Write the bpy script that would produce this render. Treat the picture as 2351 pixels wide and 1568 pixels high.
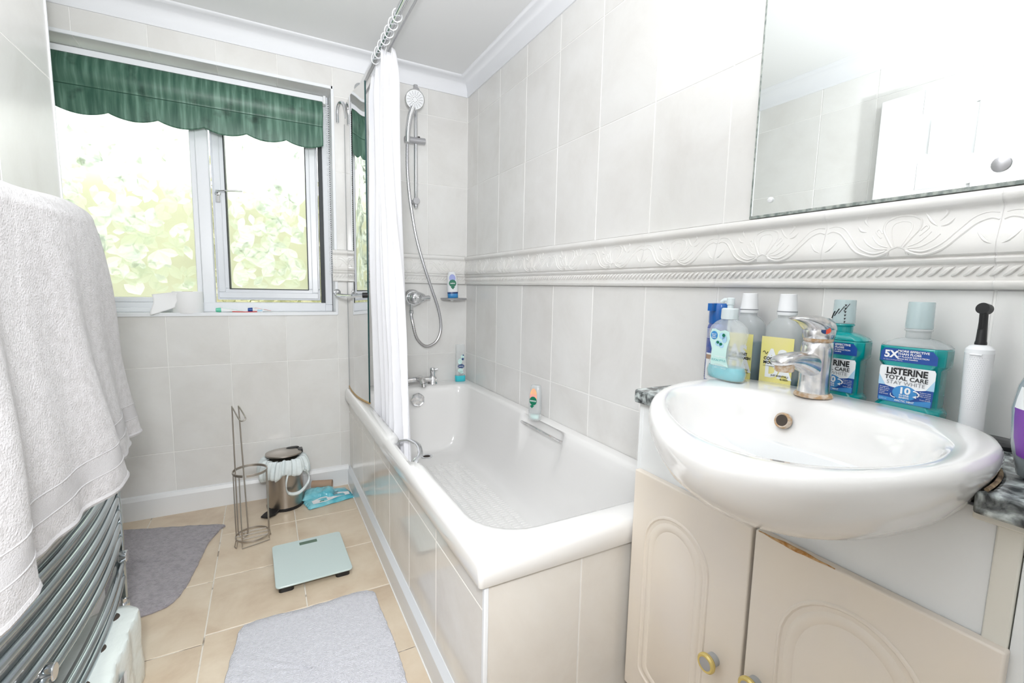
import bpy, math, random
from mathutils import Vector, Matrix
PI = math.pi
random.seed(7)
S = bpy.context.scene
for o in list(bpy.data.objects): bpy.data.objects.remove(o)
col = S.collection

# ---------------------------------------------------------------- camera
cam_d = bpy.data.cameras.new('camera'); cam = bpy.data.objects.new('camera', cam_d); col.objects.link(cam)
cam_d.lens = 16.206; cam_d.sensor_width = 36; cam_d.clip_start = .02
cam.matrix_world = (Matrix.Translation((-1.0241, -2.4698, 1.0470)) @ Matrix.Rotation(-.4939, 4, 'Z')
                    @ Matrix.Rotation(-.1153, 4, 'X') @ Matrix.Rotation(-.0213, 4, 'Y') @ Matrix.Rotation(PI/2, 4, 'X'))
S.camera = cam
# ---------------------------------------------------------------- daylight, lamp power, exposure
WORLD = 1.7; LAMP = 9.0; FLASH = 50.0; DIRECT = 38.0
w = bpy.data.worlds.new('sky'); S.world = w; w.use_nodes = True
w.node_tree.nodes['Background'].inputs[0].default_value = (.93, .97, 1, 1)
w.node_tree.nodes['Background'].inputs[1].default_value = WORLD
fd = bpy.data.lights.new('bounce_flash', 'SPOT'); fd.energy = FLASH; fd.spot_size = 2.2; fd.spot_blend = .9; fd.shadow_soft_size = .05; fd.color = (.97, .985, 1)
fo = bpy.data.objects.new('bounce_flash', fd); col.objects.link(fo); fo.location = (-1.0, -2.60, 1.20); fo.rotation_euler = (PI-.62, 0, 0)   # the photographer's flash, aimed at the ceiling
f2 = bpy.data.lights.new('added_fill_spot', 'SPOT'); f2.energy = DIRECT; f2.spot_size = 1.75; f2.spot_blend = .8; f2.shadow_soft_size = .12; f2.color = (.97, .985, 1)
f3 = bpy.data.objects.new('added_fill_spot', f2); col.objects.link(f3); f3.location = (-1.08, -2.55, 1.32)  # added fill spot beside the camera, lifts the window wall and floor
f3.rotation_euler = (Vector((-1.02, 0, .42))-f3.location).to_track_quat('-Z', 'Y').to_euler()
S.view_settings.view_transform = 'Standard'; S.view_settings.look = 'None'
S.view_settings.gamma = 1; S.view_settings.use_curve_mapping = False
S.view_settings.exposure = 1.1

# ================================================================ materials
def new_mat(name):
    m = bpy.data.materials.new(name); m.use_nodes = True
    nt = m.node_tree; b = nt.nodes['Principled BSDF']; return m, nt, b
def P(name, c, r=.5, metal=0, coat=0, alpha=1, trans=0, bump=None, spec=.5, emit=None, noise=None, sheen=0):
    m, nt, b = new_mat(name)
    b.inputs['Base Color'].default_value = (*c, 1); b.inputs['Roughness'].default_value = r
    b.inputs['Metallic'].default_value = metal; b.inputs['Coat Weight'].default_value = coat
    b.inputs['Coat Roughness'].default_value = .06
    b.inputs['Alpha'].default_value = alpha; b.inputs['Transmission Weight'].default_value = trans
    b.inputs['Specular IOR Level'].default_value = spec; b.inputs['Sheen Weight'].default_value = sheen
    if emit: b.inputs['Emission Color'].default_value = (*emit[0], 1); b.inputs['Emission Strength'].default_value = emit[1]
    tc = nt.nodes.new('ShaderNodeTexCoord')
    if noise:                                       # (scale, second colour, contrast lo, hi)
        n = nt.nodes.new('ShaderNodeTexNoise'); n.inputs['Scale'].default_value = noise[0]; n.inputs['Detail'].default_value = 6
        nt.links.new(tc.outputs['Object'], n.inputs['Vector'])
        rp = nt.nodes.new('ShaderNodeValToRGB'); rp.color_ramp.elements[0].position = noise[2]; rp.color_ramp.elements[1].position = noise[3]
        rp.color_ramp.elements[0].color = (*noise[1], 1); rp.color_ramp.elements[1].color = (*c, 1)
        nt.links.new(n.outputs['Fac'], rp.inputs['Fac']); nt.links.new(rp.outputs['Color'], b.inputs['Base Color'])
    if bump:                                        # (scale, strength, distance)
        n = nt.nodes.new('ShaderNodeTexNoise'); n.inputs['Scale'].default_value = bump[0]; n.inputs['Detail'].default_value = 4
        nt.links.new(tc.outputs['Object'], n.inputs['Vector'])
        bp = nt.nodes.new('ShaderNodeBump'); bp.inputs['Strength'].default_value = bump[1]; bp.inputs['Distance'].default_value = bump[2]
        nt.links.new(n.outputs['Fac'], bp.inputs['Height']); nt.links.new(bp.outputs['Normal'], b.inputs['Normal'])
    return m
def tile_mat(name, c1, c2, c3, rough, sc=3.0, rb=.0):
    m, nt, b = new_mat(name); N = nt.nodes.new; L = nt.links.new
    tc = N('ShaderNodeTexCoord'); at = N('ShaderNodeAttribute'); at.attribute_name = 'tile'
    ml = N('ShaderNodeMath'); ml.operation = 'MULTIPLY'; ml.inputs[1].default_value = 37.0; L(at.outputs['Fac'], ml.inputs[0])
    cb = N('ShaderNodeCombineXYZ'); L(ml.outputs[0], cb.inputs[0]); L(ml.outputs[0], cb.inputs[2])
    ad = N('ShaderNodeVectorMath'); ad.operation = 'ADD'; L(tc.outputs['Object'], ad.inputs[0]); L(cb.outputs[0], ad.inputs[1])
    n = N('ShaderNodeTexNoise'); n.inputs['Scale'].default_value = sc; n.inputs['Detail'].default_value = 8; n.inputs['Roughness'].default_value = .62; n.inputs['Distortion'].default_value = .35
    L(ad.outputs[0], n.inputs['Vector'])
    rp = N('ShaderNodeValToRGB'); e = rp.color_ramp.elements; e[0].position = .33; e[0].color = (*c3, 1); e[1].position = .66; e[1].color = (*c1, 1)
    q = e.new(.5); q.color = (*c2, 1); L(n.outputs['Fac'], rp.inputs['Fac'])
    hs = N('ShaderNodeHueSaturation'); mr = N('ShaderNodeMapRange'); mr.inputs[3].default_value = .965; mr.inputs[4].default_value = 1.02
    L(at.outputs['Fac'], mr.inputs[0]); L(mr.outputs[0], hs.inputs['Value']); L(rp.outputs['Color'], hs.inputs['Color']); L(hs.outputs[0], b.inputs['Base Color'])
    b.inputs['Roughness'].default_value = rough
    n2 = N('ShaderNodeTexNoise'); n2.inputs['Scale'].default_value = 22; n2.inputs['Detail'].default_value = 3; L(ad.outputs[0], n2.inputs['Vector'])
    bp = N('ShaderNodeBump'); bp.inputs['Strength'].default_value = .12; bp.inputs['Distance'].default_value = .0015 + rb
    L(n2.outputs['Fac'], bp.inputs['Height']); L(bp.outputs['Normal'], b.inputs['Normal'])
    return m
M = {}
M['tile'] = tile_mat('wall_tile', (.845, .84, .825), (.81, .80, .78), (.755, .74, .715), .22)
M['panel_tile'] = tile_mat('bath_panel_tile', (.83, .805, .765), (.79, .755, .705), (.73, .685, .63), .1)
M['floor_tile'] = tile_mat('floor_tile', (.76, .65, .51), (.70, .58, .44), (.61, .48, .35), .35, 5, .001)
M['grout'] = P('grout', (.90, .89, .87), .7)
M['floor_grout'] = P('floor_grout', (.80, .75, .67), .8, noise=(14, (.30, .25, .2), .36, .46))
M['border'] = P('border_ceramic', (.86, .85, .83), .2, noise=(6, (.82, .80, .77), .35, .6))
M['ceiling'] = P('ceiling_paint', (.88, .885, .89), .7)
M['cove'] = P('cove_paint', (.86, .87, .90), .6)
M['white_paint'] = P('white_gloss_paint', (.86, .87, .88), .3)
M['upvc'] = P('white_upvc', (.84, .86, .90), .28)
M['gasket'] = P('black_gasket', (.03, .035, .04), .5)
M['trimw'] = P('white_tile_trim', (.88, .90, .93), .3)
M['plinth'] = P('white_plinth', (.78, .80, .83), .12)
M['acrylic'] = P('bath_acrylic', (.88, .872, .86), .12, coat=.4)
M['ceramic'] = P('basin_ceramic', (.88, .872, .862), .08, coat=.6)
M['chrome'] = P('chrome', (.72, .73, .75), .09, 1)
M['chrome2'] = P('towel_rail_chrome', (.48, .53, .56), .16, 1)
M['limed'] = P('limescaled_chrome', (.66, .67, .69), .2, 1, noise=(60, (.85, .83, .82), .42, .56))
M['rust'] = P('rusty_scale', (.55, .36, .2), .7, noise=(120, (.72, .62, .52), .4, .6))
M['steel'] = P('brushed_steel', (.46, .42, .38), .3, 1)
M['wire'] = P('wire_chrome', (.50, .46, .42), .34, 1)
M['wire_dull'] = P('dull_wire', (.36, .33, .30), .5, .5)
M['black'] = P('black_plastic', (.012, .012, .014), .3)
M['dark'] = P('dark_hole', (.06, .045, .035), .6)
M['greyp'] = P('grey_plastic', (.45, .47, .48), .4)
M['white'] = P('white_plastic', (.88, .89, .91), .25)
M['paper'] = P('white_tissue', (.93, .93, .94), .9)
M['curtain'] = P('curtain_fabric', (.82, .82, .85), .8, sheen=.2)
M['door_cream'] = P('cream_cabinet', (.87, .79, .69), .35, bump=(40, .06, .002), noise=(5, (.84, .775, .71), .35, .62))
M['carcass'] = P('white_board', (.90, .92, .93), .25)
M['post'] = P('cream_end_post', (.82, .80, .73), .35)
M['gold'] = P('yellowed_gold', (.74, .58, .20), .25, .25)
M['knobgrey'] = P('knob_grey', (.42, .42, .43), .5)
M['pewter'] = P('pewter', (.50, .50, .52), .35, .7)
M['cardboard'] = P('cardboard', (.45, .31, .22), .9)
M['scale_glass'] = P('pale_green_glass', (.60, .72, .71), .12, coat=.5)
M['lcd'] = P('display', (.10, .17, .12), .2)
M['seal'] = P('yellowed_seal', (.50, .33, .14), .5)
M['caulk'] = P('stained_sealant', (.50, .37, .22), .8, noise=(80, (.16, .11, .07), .4, .6))
M['bag'] = P('bin_liner', (.80, .87, .88), .35, bump=(28, .7, .01))
M['wrap'] = P('plastic_wrap', (.78, .84, .82), .22, coat=.5, bump=(22, .5, .006))
M['wipes'] = P('turquoise_wrapper', (.10, .50, .62), .25, coat=.4, bump=(30, .5, .006), noise=(16, (.30, .70, .78), .35, .6))
M['blue'] = P('label_blue', (.01, .07, .33), .35)
M['blue2'] = P('label_mid_blue', (.05, .28, .62), .35)
M['lblue'] = P('label_pale_blue', (.42, .66, .85), .35)
M['lwhite'] = P('label_white', (.88, .90, .92), .35)
M['ink'] = P('ink_black', (.01, .01, .012), .5)
M['inkg'] = P('ink_grey', (.25, .26, .28), .5)
M['inkteal'] = P('ink_teal', (.05, .40, .42), .5)
M['yellow'] = P('label_yellow', (.86, .80, .20), .35, noise=(9, (.86, .78, .34), .4, .6))
M['teal'] = P('teal_mouthwash', (.0, .36, .37), .1, coat=.7, alpha=.93)
M['tealcap'] = P('clear_cap', (.55, .70, .72), .12, alpha=.6, coat=.5)
M['clear'] = P('clear_plastic', (.86, .90, .91), .06, alpha=.3, coat=.5)
M['cloudy'] = P('cloudy_plastic', (.66, .70, .71), .12, alpha=.42, coat=.4)
M['aqua'] = P('aqua_liquid', (.03, .58, .68), .08, coat=.7)
M['mouthblue'] = P('blue_mouthwash', (.0, .22, .34), .1, coat=.6)
M['cobalt'] = P('cobalt_plastic', (.01, .13, .47), .18, coat=.5)
M['can'] = P('can_blue', (.05, .12, .45), .3, .3, noise=(40, (.25, .25, .45), .4, .6))
M['green'] = P('label_green', (.0, .17, .09), .4)
M['lilac'] = P('label_lilac', (.35, .40, .75), .4)
M['orange'] = P('label_orange', (.92, .55, .24), .4, noise=(30, (.90, .38, .36), .4, .6))
M['mint'] = P('label_mint', (.62, .86, .82), .4)
M['navy'] = P('navy', (.02, .06, .20), .3)
M['purple'] = P('label_purple', (.20, .05, .38), .35)
M['smoke'] = P('grey_clear_plastic', (.42, .48, .51), .1, alpha=.82, coat=.5)
M['red'] = P('red_plastic', (.75, .08, .07), .3)
M['redorange'] = P('tap_marker_red', (.8, .1, .05), .3)
M['limegreen'] = P('green_plastic', (.15, .65, .45), .3)
M['seam'] = P('seam', (.01, .06, .035), .8)
M['rust_stain'] = P('rust_stain', (.45, .20, .04), .7, noise=(110, (.62, .40, .20), .4, .6))
M['pump_plastic'] = P('pump_plastic', (.82, .90, .92), .2, alpha=.8)
M['brick'] = P('outside_render', (.6, .6, .56), .9)

def granite():
    m, nt, b = new_mat('granite_laminate'); N = nt.nodes.new; L = nt.links.new
    tc = N('ShaderNodeTexCoord'); n = N('ShaderNodeTexNoise'); n.inputs['Scale'].default_value = 55; n.inputs['Detail'].default_value = 8; n.inputs['Distortion'].default_value = .5
    L(tc.outputs['Object'], n.inputs['Vector']); rp = N('ShaderNodeValToRGB'); e = rp.color_ramp.elements
    e[0].position = .36; e[0].color = (.035, .04, .042, 1); e[1].position = .64; e[1].color = (.62, .68, .67, 1)
    q = e.new(.46); q.color = (.16, .175, .175, 1); q = e.new(.54); q.color = (.30, .33, .33, 1)
    L(n.outputs['Fac'], rp.inputs['Fac']); L(rp.outputs['Color'], b.inputs['Base Color']); b.inputs['Roughness'].default_value = .22; return m
M['granite'] = granite()
def carpet(name, c, c2, sc, spots=None):
    m = P(name, c, .95, bump=(sc, 1.0, .006), noise=(sc*.35, c2, .35, .6), sheen=.4); return m
M['mat_white'] = carpet('white_mat', (.76, .76, .82), (.68, .68, .74), 260)
M['mat_grey'] = carpet('grey_mat', (.40, .37, .40), (.30, .275, .30), 200)
M['towel'] = P('towel_terry', (.58, .565, .575), .95, bump=(260, .8, .003), noise=(60, (.50, .485, .49), .35, .6), sheen=.3)
M['towel_band'] = P('towel_band', (.57, .56, .57), .8, bump=(420, .5, .002))
def green_fabric():
    m, nt, b = new_mat('green_slub_fabric'); N = nt.nodes.new; L = nt.links.new
    tc = N('ShaderNodeTexCoord'); mp = N('ShaderNodeMapping'); mp.inputs['Scale'].default_value = (46, 5, 4); L(tc.outputs['Object'], mp.inputs['Vector'])
    n = N('ShaderNodeTexNoise'); n.inputs['Scale'].default_value = 1; n.inputs['Detail'].default_value = 5; L(mp.outputs[0], n.inputs['Vector'])
    rp = N('ShaderNodeValToRGB'); e = rp.color_ramp.elements; e[0].position = .36; e[0].color = (.045, .13, .09, 1); e[1].position = .66; e[1].color = (.20, .36, .28, 1)
    q = e.new(.52); q.color = (.10, .22, .16, 1)
    L(n.outputs['Fac'], rp.inputs['Fac'])
    n2 = N('ShaderNodeTexNoise'); n2.inputs['Scale'].default_value = 9; n2.inputs['Detail'].default_value = 6; L(tc.outputs['Object'], n2.inputs['Vector'])
    r2 = N('ShaderNodeValToRGB'); r2.color_ramp.elements[0].position = .30; r2.color_ramp.elements[1].position = .42
    r2.color_ramp.elements[0].color = (.35, .35, .35, 1); L(n2.outputs['Fac'], r2.inputs['Fac'])
    mx = N('ShaderNodeMixRGB'); mx.blend_type = 'MULTIPLY'; mx.inputs[0].default_value = 1; L(rp.outputs[0], mx.inputs[1]); L(r2.outputs[0], mx.inputs[2])
    L(mx.outputs[0], b.inputs['Base Color']); b.inputs['Roughness'].default_value = .42
    tr = N('ShaderNodeBsdfTranslucent'); L(mx.outputs[0], tr.inputs[0]); ms = N('ShaderNodeMixShader'); ms.inputs[0].default_value = .25
    L(b.outputs[0], ms.inputs[1]); L(tr.outputs[0], ms.inputs[2]); L(ms.outputs[0], nt.nodes['Material Output'].inputs[0]); return m
M['green_fabric'] = green_fabric()
def thin_glass(name, tint, rough=0.0, refl=.08):
    m = bpy.data.materials.new(name); m.use_nodes = True; nt = m.node_tree; nt.nodes.remove(nt.nodes['Principled BSDF']); N = nt.nodes.new; L = nt.links.new
    t = N('ShaderNodeBsdfTransparent'); t.inputs[0].default_value = (*tint, 1); g = N('ShaderNodeBsdfGlossy'); g.inputs['Roughness'].default_value = rough
    lw = N('ShaderNodeFresnel'); lw.inputs[0].default_value = 1.45; ms = N('ShaderNodeMixShader'); L(lw.outputs[0], ms.inputs[0]); L(t.outputs[0], ms.inputs[1]); L(g.outputs[0], ms.inputs[2])
    L(ms.outputs[0], nt.nodes['Material Output'].inputs[0]); return m
M['screen_glass'] = thin_glass('screen_glass', (.90, .95, .94))
M['screen_edge'] = P('glass_edge', (.02, .07, .07), .2)
def frosted(name, mixv, rough, tint, ttint):
    m = bpy.data.materials.new(name); m.use_nodes = True; nt = m.node_tree; nt.nodes.remove(nt.nodes['Principled BSDF']); N = nt.nodes.new; L = nt.links.new
    r = N('ShaderNodeBsdfRefraction'); r.inputs[0].default_value = (*tint, 1); r.inputs['Roughness'].default_value = rough; r.inputs['IOR'].default_value = 1.3
    t = N('ShaderNodeBsdfTranslucent'); t.inputs[0].default_value = (*ttint, 1); ms = N('ShaderNodeMixShader'); ms.inputs[0].default_value = mixv
    L(r.outputs[0], ms.inputs[1]); L(t.outputs[0], ms.inputs[2]); L(ms.outputs[0], nt.nodes['Material Output'].inputs[0]); return m
M['frost'] = frosted('patterned_glass', .22, .45, (.92, .95, .88), (.9, .92, .9))
M['frost_leaf'] = frosted('patterned_glass_leaf', .70, .5, (.95, .97, .96), (.95, .97, .97))
M['frost_leaf2'] = frosted('patterned_glass_leaf_dull', .30, .5, (.9, .93, .86), (.9, .93, .9))
M['mirror'] = P('mirror_silver', (.93, .96, .95), .0, 1)
M['mirror_edge'] = P('mirror_edge', (.20, .235, .22), .25, noise=(90, (.40, .43, .40), .4, .6))
M['leaf'] = P('hedge_leaf', (.38, .38, .20), .5, noise=(7, (.62, .58, .38), .42, .58))
M['grass'] = P('lawn', (.25, .36, .12), .9)
M['lamp'] = P('lamp_diffuser', (.95, .95, .95), .4, emit=((.98, .99, 1), LAMP))

# ================================================================ mesh helpers
class MB:
    def __init__(s): s.v = []; s.f = []; s.m = []; s.a = []
    def add(s, g, mi=0, a=0.0, T=None):
        vs, fs = g; o = len(s.v)
        s.v += [tuple(T @ Vector(p)) if T else tuple(p) for p in vs]
        for f in fs: s.f.append(tuple(i+o for i in f)); s.m.append(mi); s.a.append(a)
        return s
    def build(s, name, mats, parent=None, angle=35, bevel=0, sub=0, solid=0, attr=False, seg=2):
        me = bpy.data.meshes.new(name); me.from_pydata(s.v, [], s.f)
        for m in (mats if isinstance(mats, (list, tuple)) else [mats]): me.materials.append(M[m])
        me.polygons.foreach_set('material_index', s.m)
        if attr:
            at = me.attributes.new('tile', 'FLOAT', 'FACE'); at.data.foreach_set('value', s.a)
        me.polygons.foreach_set('use_smooth', [True]*len(me.polygons))
        me.update(); me.set_sharp_from_angle(angle=math.radians(angle))
        o = bpy.data.objects.new(name, me); col.objects.link(o)
        if parent: o.parent = parent
        if solid: md = o.modifiers.new('solid', 'SOLIDIFY'); md.thickness = solid; md.offset = 0
        if bevel: md = o.modifiers.new('bevel', 'BEVEL'); md.width = bevel; md.segments = seg; md.limit_method = 'ANGLE'; md.angle_limit = math.radians(40)
        if sub: md = o.modifiers.new('sub', 'SUBSURF'); md.levels = sub; md.render_levels = sub
        return o
def box(x0, x1, y0, y1, z0, z1):
    v = [(x, y, z) for x in (x0, x1) for y in (y0, y1) for z in (z0, z1)]
    return v, [(0, 1, 3, 2), (4, 6, 7, 5), (0, 4, 5, 1), (2, 3, 7, 6), (0, 2, 6, 4), (1, 5, 7, 3)]
def loft(rings, cap0=True, cap1=True, closed=True):
    n = len(rings[0]); v = [p for r in rings for p in r]; f = []
    for i in range(len(rings)-1):
        for j in range(n if closed else n-1):
            k = (j+1) % n; f.append((i*n+j, i*n+k, (i+1)*n+k, (i+1)*n+j))
    if cap0: f.append(tuple(range(n-1, -1, -1)))
    if cap1: f.append(tuple((len(rings)-1)*n+j for j in range(n)))
    return v, f
def lathe(prof, c=(0, 0, 0), seg=28, cap0=True, cap1=True):
    return loft([[(c[0]+r*math.cos(2*PI*j/seg), c[1]+r*math.sin(2*PI*j/seg), c[2]+z) for j in range(seg)] for r, z in prof], cap0, cap1)
def cyl(p, q, r, seg=16, r2=None):
    return tube([p, q], r, seg, r2=r2)
def catmull(pts, n=8, closed=False):
    pts = [Vector(p) for p in pts]; out = []; L = len(pts)
    for i in range(L if closed else L-1):
        a = pts[(i-1) % L] if closed or i else pts[0]; b = pts[i]; c = pts[(i+1) % L]; d = pts[(i+2) % L] if closed or i+2 < L else pts[-1]
        for k in range(n):
            t = k/n; out.append(.5*((2*b)+(c-a)*t+(2*a-5*b+4*c-d)*t*t+(3*b-a-3*c+d)*t**3))
    if not closed: out.append(pts[-1])
    return out
def tube(pts, r, seg=10, closed=False, r2=None, flat=1.0, rf=None):
    pts = [Vector(p) for p in pts]; n = len(pts); rings = []
    up = None
    for i, p in enumerate(pts):
        if closed: t = (pts[(i+1) % n]-pts[i-1])
        else: t = pts[min(i+1, n-1)]-pts[max(i-1, 0)]
        t = t.normalized() if t.length > 1e-9 else Vector((0, 0, 1))
        if up is None: up = Vector((0, 0, 1)) if abs(t.z) < .9 else Vector((1, 0, 0))
        a = t.cross(up).normalized(); up = a.cross(t).normalized()
        rr = rf(i/(n-1)) if rf else (r if r2 is None else r+(r2-r)*i/(n-1))
        rings.append([tuple(p+a*rr*math.cos(2*PI*k/seg)+up*rr*flat*math.sin(2*PI*k/seg)) for k in range(seg)])
    if closed:
        rings.append(rings[0]); return loft(rings, False, False)
    return loft(rings)
def prism(poly, fn0, fn1):
    n = len(poly); v = [fn0(*p) for p in poly]+[fn1(*p) for p in poly]
    return v, [tuple(range(n-1, -1, -1)), tuple(range(n, 2*n))]+[(i, (i+1) % n, n+(i+1) % n, n+i) for i in range(n)]
def grid(fn, nu, nv):
    v = [fn(i/nu, j/nv) for i in range(nu+1) for j in range(nv+1)]
    return v, [(i*(nv+1)+j, (i+1)*(nv+1)+j, (i+1)*(nv+1)+j+1, i*(nv+1)+j+1) for i in range(nu) for j in range(nv)]
def selipse(cx, cy, z, a, b, n=2.0, seg=36):
    out = []
    for j in range(seg):
        t = 2*PI*j/seg; c, s = math.cos(t), math.sin(t)
        out.append((cx+a*math.copysign(abs(c)**(2/n), c), cy+b*math.copysign(abs(s)**(2/n), s), z))
    return out
def ball(c, r, seg=16, rz=None):
    rz = rz or r
    return lathe([(max(1e-4, r*math.sin(PI*i/10)), -rz*math.cos(PI*i/10)) for i in range(11)], c, seg)
_tc = {}
def text(s, size, pos, xd=(1, 0, 0), yd=(0, 0, 1), bold=0, align='LEFT', sx=1.0, shear=0):
    key = (s, bold, align, shear)
    if key not in _tc:
        cu = bpy.data.curves.new('t', 'FONT'); cu.body = s; cu.size = 1; cu.offset = bold; cu.align_x = align; cu.shear = shear; cu.resolution_u = 3
        o = bpy.data.objects.new('t', cu); me = bpy.data.meshes.new_from_object(o)
        _tc[key] = ([tuple(v.co) for v in me.vertices], [tuple(p.vertices) for p in me.polygons])
        bpy.data.objects.remove(o); bpy.data.curves.remove(cu); bpy.data.meshes.remove(me)
    v, f = _tc[key]; p = Vector(pos); X = Vector(xd); Y = Vector(yd)
    return [tuple(p+X*a[0]*size*sx+Y*a[1]*size) for a in v], f
def quad(x0, x1, z0, z1, y):          # a flat decal facing local -y
    return [(x0, y, z0), (x1, y, z0), (x1, y, z1), (x0, y, z1)], [(0, 1, 2, 3)]
def disc(cx, cz, y, a, b, seg=24): return [(cx+a*math.cos(2*PI*j/seg), y, cz+b*math.sin(2*PI*j/seg)) for j in range(seg)], [tuple(range(seg))]
def poly(pts, y): return [(p[0], y, p[1]) for p in pts], [tuple(range(len(pts)))]
def empty(name, loc, label, cat, group=None, rz=0, rx=0, ry=0):
    o = bpy.data.objects.new(name, None); col.objects.link(o); o.location = loc; o.rotation_euler = (rx, ry, rz); o.empty_display_size = .02
    o['label'] = label; o['category'] = cat
    if group: o['group'] = group
    return o
def tag(o, label, cat, group=None):
    o['label'] = label; o['category'] = cat
    if group: o['group'] = group
    return o
def struct(o): o['kind'] = 'structure'; return o

# ================================================================ room shell
G = .0030
def rects_minus(r, hs):
    out = [r]
    for h in hs:
        nx = []
        for a, b, c, d in out:
            if h[0] >= b or h[1] <= a or h[2] >= d or h[3] <= c: nx.append((a, b, c, d)); continue
            if a < h[0]: nx.append((a, h[0], c, d))
            if b > h[1]: nx.append((h[1], b, c, d))
            a2, b2 = max(a, h[0]), min(b, h[1])
            if c < h[2]: nx.append((a2, b2, c, h[2]))
            if d > h[3]: nx.append((a2, b2, h[3], d))
        out = nx
    return out
def tiled(name, us, vs, fn, thick, holes=(), mats=('tile', 'grout'), kind=True, parent=None, g=G, back=True, stag=None):
    """fn(u, v, d): d is depth behind the tile face."""
    mb = MB()
    for i in range(len(us)-1):
        vv = vs if not stag else stag(i, vs)
        for j in range(len(vv)-1):
            rnd = random.random()
            for (a, b, c, d) in rects_minus((us[i]+g/2, us[i+1]-g/2, vv[j]+g/2, vv[j+1]-g/2), holes):
                if b-a < .004 or d-c < .004: continue
                k = .0009; q = [(a+k, c+k), (b-k, c+k), (b-k, d-k), (a+k, d-k)]; r = [(a, c), (b, c), (b, d), (a, d)]
                v = [fn(x, y, 0) for x, y in q]+[fn(x, y, .0011) for x, y in r]+[fn(x, y, .003) for x, y in r]
                f = [(0, 1, 2, 3)]+[(m, m+4, (m+1) % 4+4, (m+1) % 4) for m in range(4)]+[(m+4, m+8, (m+1) % 4+8, (m+1) % 4+4) for m in range(4)]
                mb.add((v, f), 0, rnd)
    if back:
        for (a, b, c, d) in rects_minus((us[0], us[-1], vs[0], vs[-1]), holes):
            v = [fn(x, y, z) for x in (a, b) for y in (c, d) for z in (.0013, thick)]
            mb.add((v, box(0, 1, 0, 1, 0, 1)[1]), 1)
    o = mb.build(name, mats, parent, attr=True, angle=25)
    if kind: o['kind'] = 'structure'
    return o
YB = -3.05; XL = -1.515; XA = -1.90; YC = -.697; ZC = 2.16
zl = [0, .285, .671, 1.061, 1.218, 1.592, 1.945, ZC]
ys = [0]+[-(.143+.255*k) for k in range(12)]+[YB]
ys = ys[::-1]
tiled('wall_right', ys, zl, lambda u, v, d: (d, u, v), .12)
xs = [XA]+[-(.464+.235*j) for j in (5, 4, 3, 2, 1, 0, -1)]+[0]
WX0, WX1, WZ0, WZ1, RD = -1.84, -.705, .905, 1.977, .14
tiled('wall_window', xs, [0, .285, .671, 1.061, 1.218, 1.592, 1.945, ZC], lambda u, v, d: (u, d, v), .26, holes=[(WX0-.006, WX1+.006, WZ0-.006, WZ1+.005)])
yl = [YB]+[-(1.282+.2447*k) for k in range(6, -1, -1)]+[-1.0373, YC]
tiled('wall_left', yl, [0, .285, .671, 1.061, 1.218, 1.584, 1.950, ZC], lambda u, v, d: (XL-d, u, v), .10)
tiled('wall_alcove', [XA, XL-.001], [0, .285, .671, 1.061, 1.218, 1.584, 1.950, ZC], lambda u, v, d: (u, YC-d, v), .10)
tiled('wall_alcove_side', [YC-.1, -.465, -.23, 0], [0, .285, .671, 1.061, 1.218, 1.584, 1.950, ZC], lambda u, v, d: (XA-d, u, v), .10)
tiled('wall_rear', [XL-.001, -1.26, -1.0, -.75, -.5, -.25, 0], [0, .285, .671, 1.061, 1.218, 1.592, 1.945, ZC], lambda u, v, d: (u, YB-d, v), .10)
# white trim strips on the external corners
mb = MB(); mb.add(box(XL-.004, XL+.003, YC-.002, YC+.005, 0, 2.074)); struct(mb.build('trim_1', 'trimw', bevel=.001))
mb = MB()
mb.add(box(WX0-.006, WX1+.006, -.004, .004, WZ1-.004, WZ1+.010)); mb.add(box(WX1-.003, WX1+.010, -.004, .004, WZ0-.01, WZ1+.010))
mb.add(box(WX0-.01, WX1+.006, -.006, .004, WZ0-.012, WZ0+.004))
struct(mb.build('trim_2', 'trimw', bevel=.0015))
# window reveal: tiled underside, right cheek and sill
tiled('wall_window_reveal_top', [WX0]+xs[1:6]+[WX1], [.0, .13, RD+.06], lambda u, v, d: (u, v, WZ1+d), .0045, back=True)
mb = MB(); mb.add(box(WX1, WX1+.01, .003, .26, WZ0, WZ1)); mb.add(box(WX0-.01, WX0, .003, .26, WZ0, WZ1)); mb.add(box(WX0, WX1, .003, .26, WZ0-.01, WZ0+.001))
struct(mb.build('trim_3', 'white_paint'))
# floor: staggered stone-look tiles
fx = [-1.95, -1.782, -1.497, -1.216, -.935, -.655, -.374, -.093, .1]
fy = [YB-.12, -2.87, -2.545, -2.22, -1.895, -1.57, -1.255, -.935, -.632, -.313, .05]
fy2 = [YB-.12, -2.62, -2.295, -1.97, -1.63, -1.30, -.972, -.648, -.22, .05]
fl = tiled('floor', fx, fy, lambda u, v, d: (u, v, -d), .1, mats=('floor_tile', 'floor_grout'), g=.004, stag=lambda i, vs: fy if i >= 3 else fy2)
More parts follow.
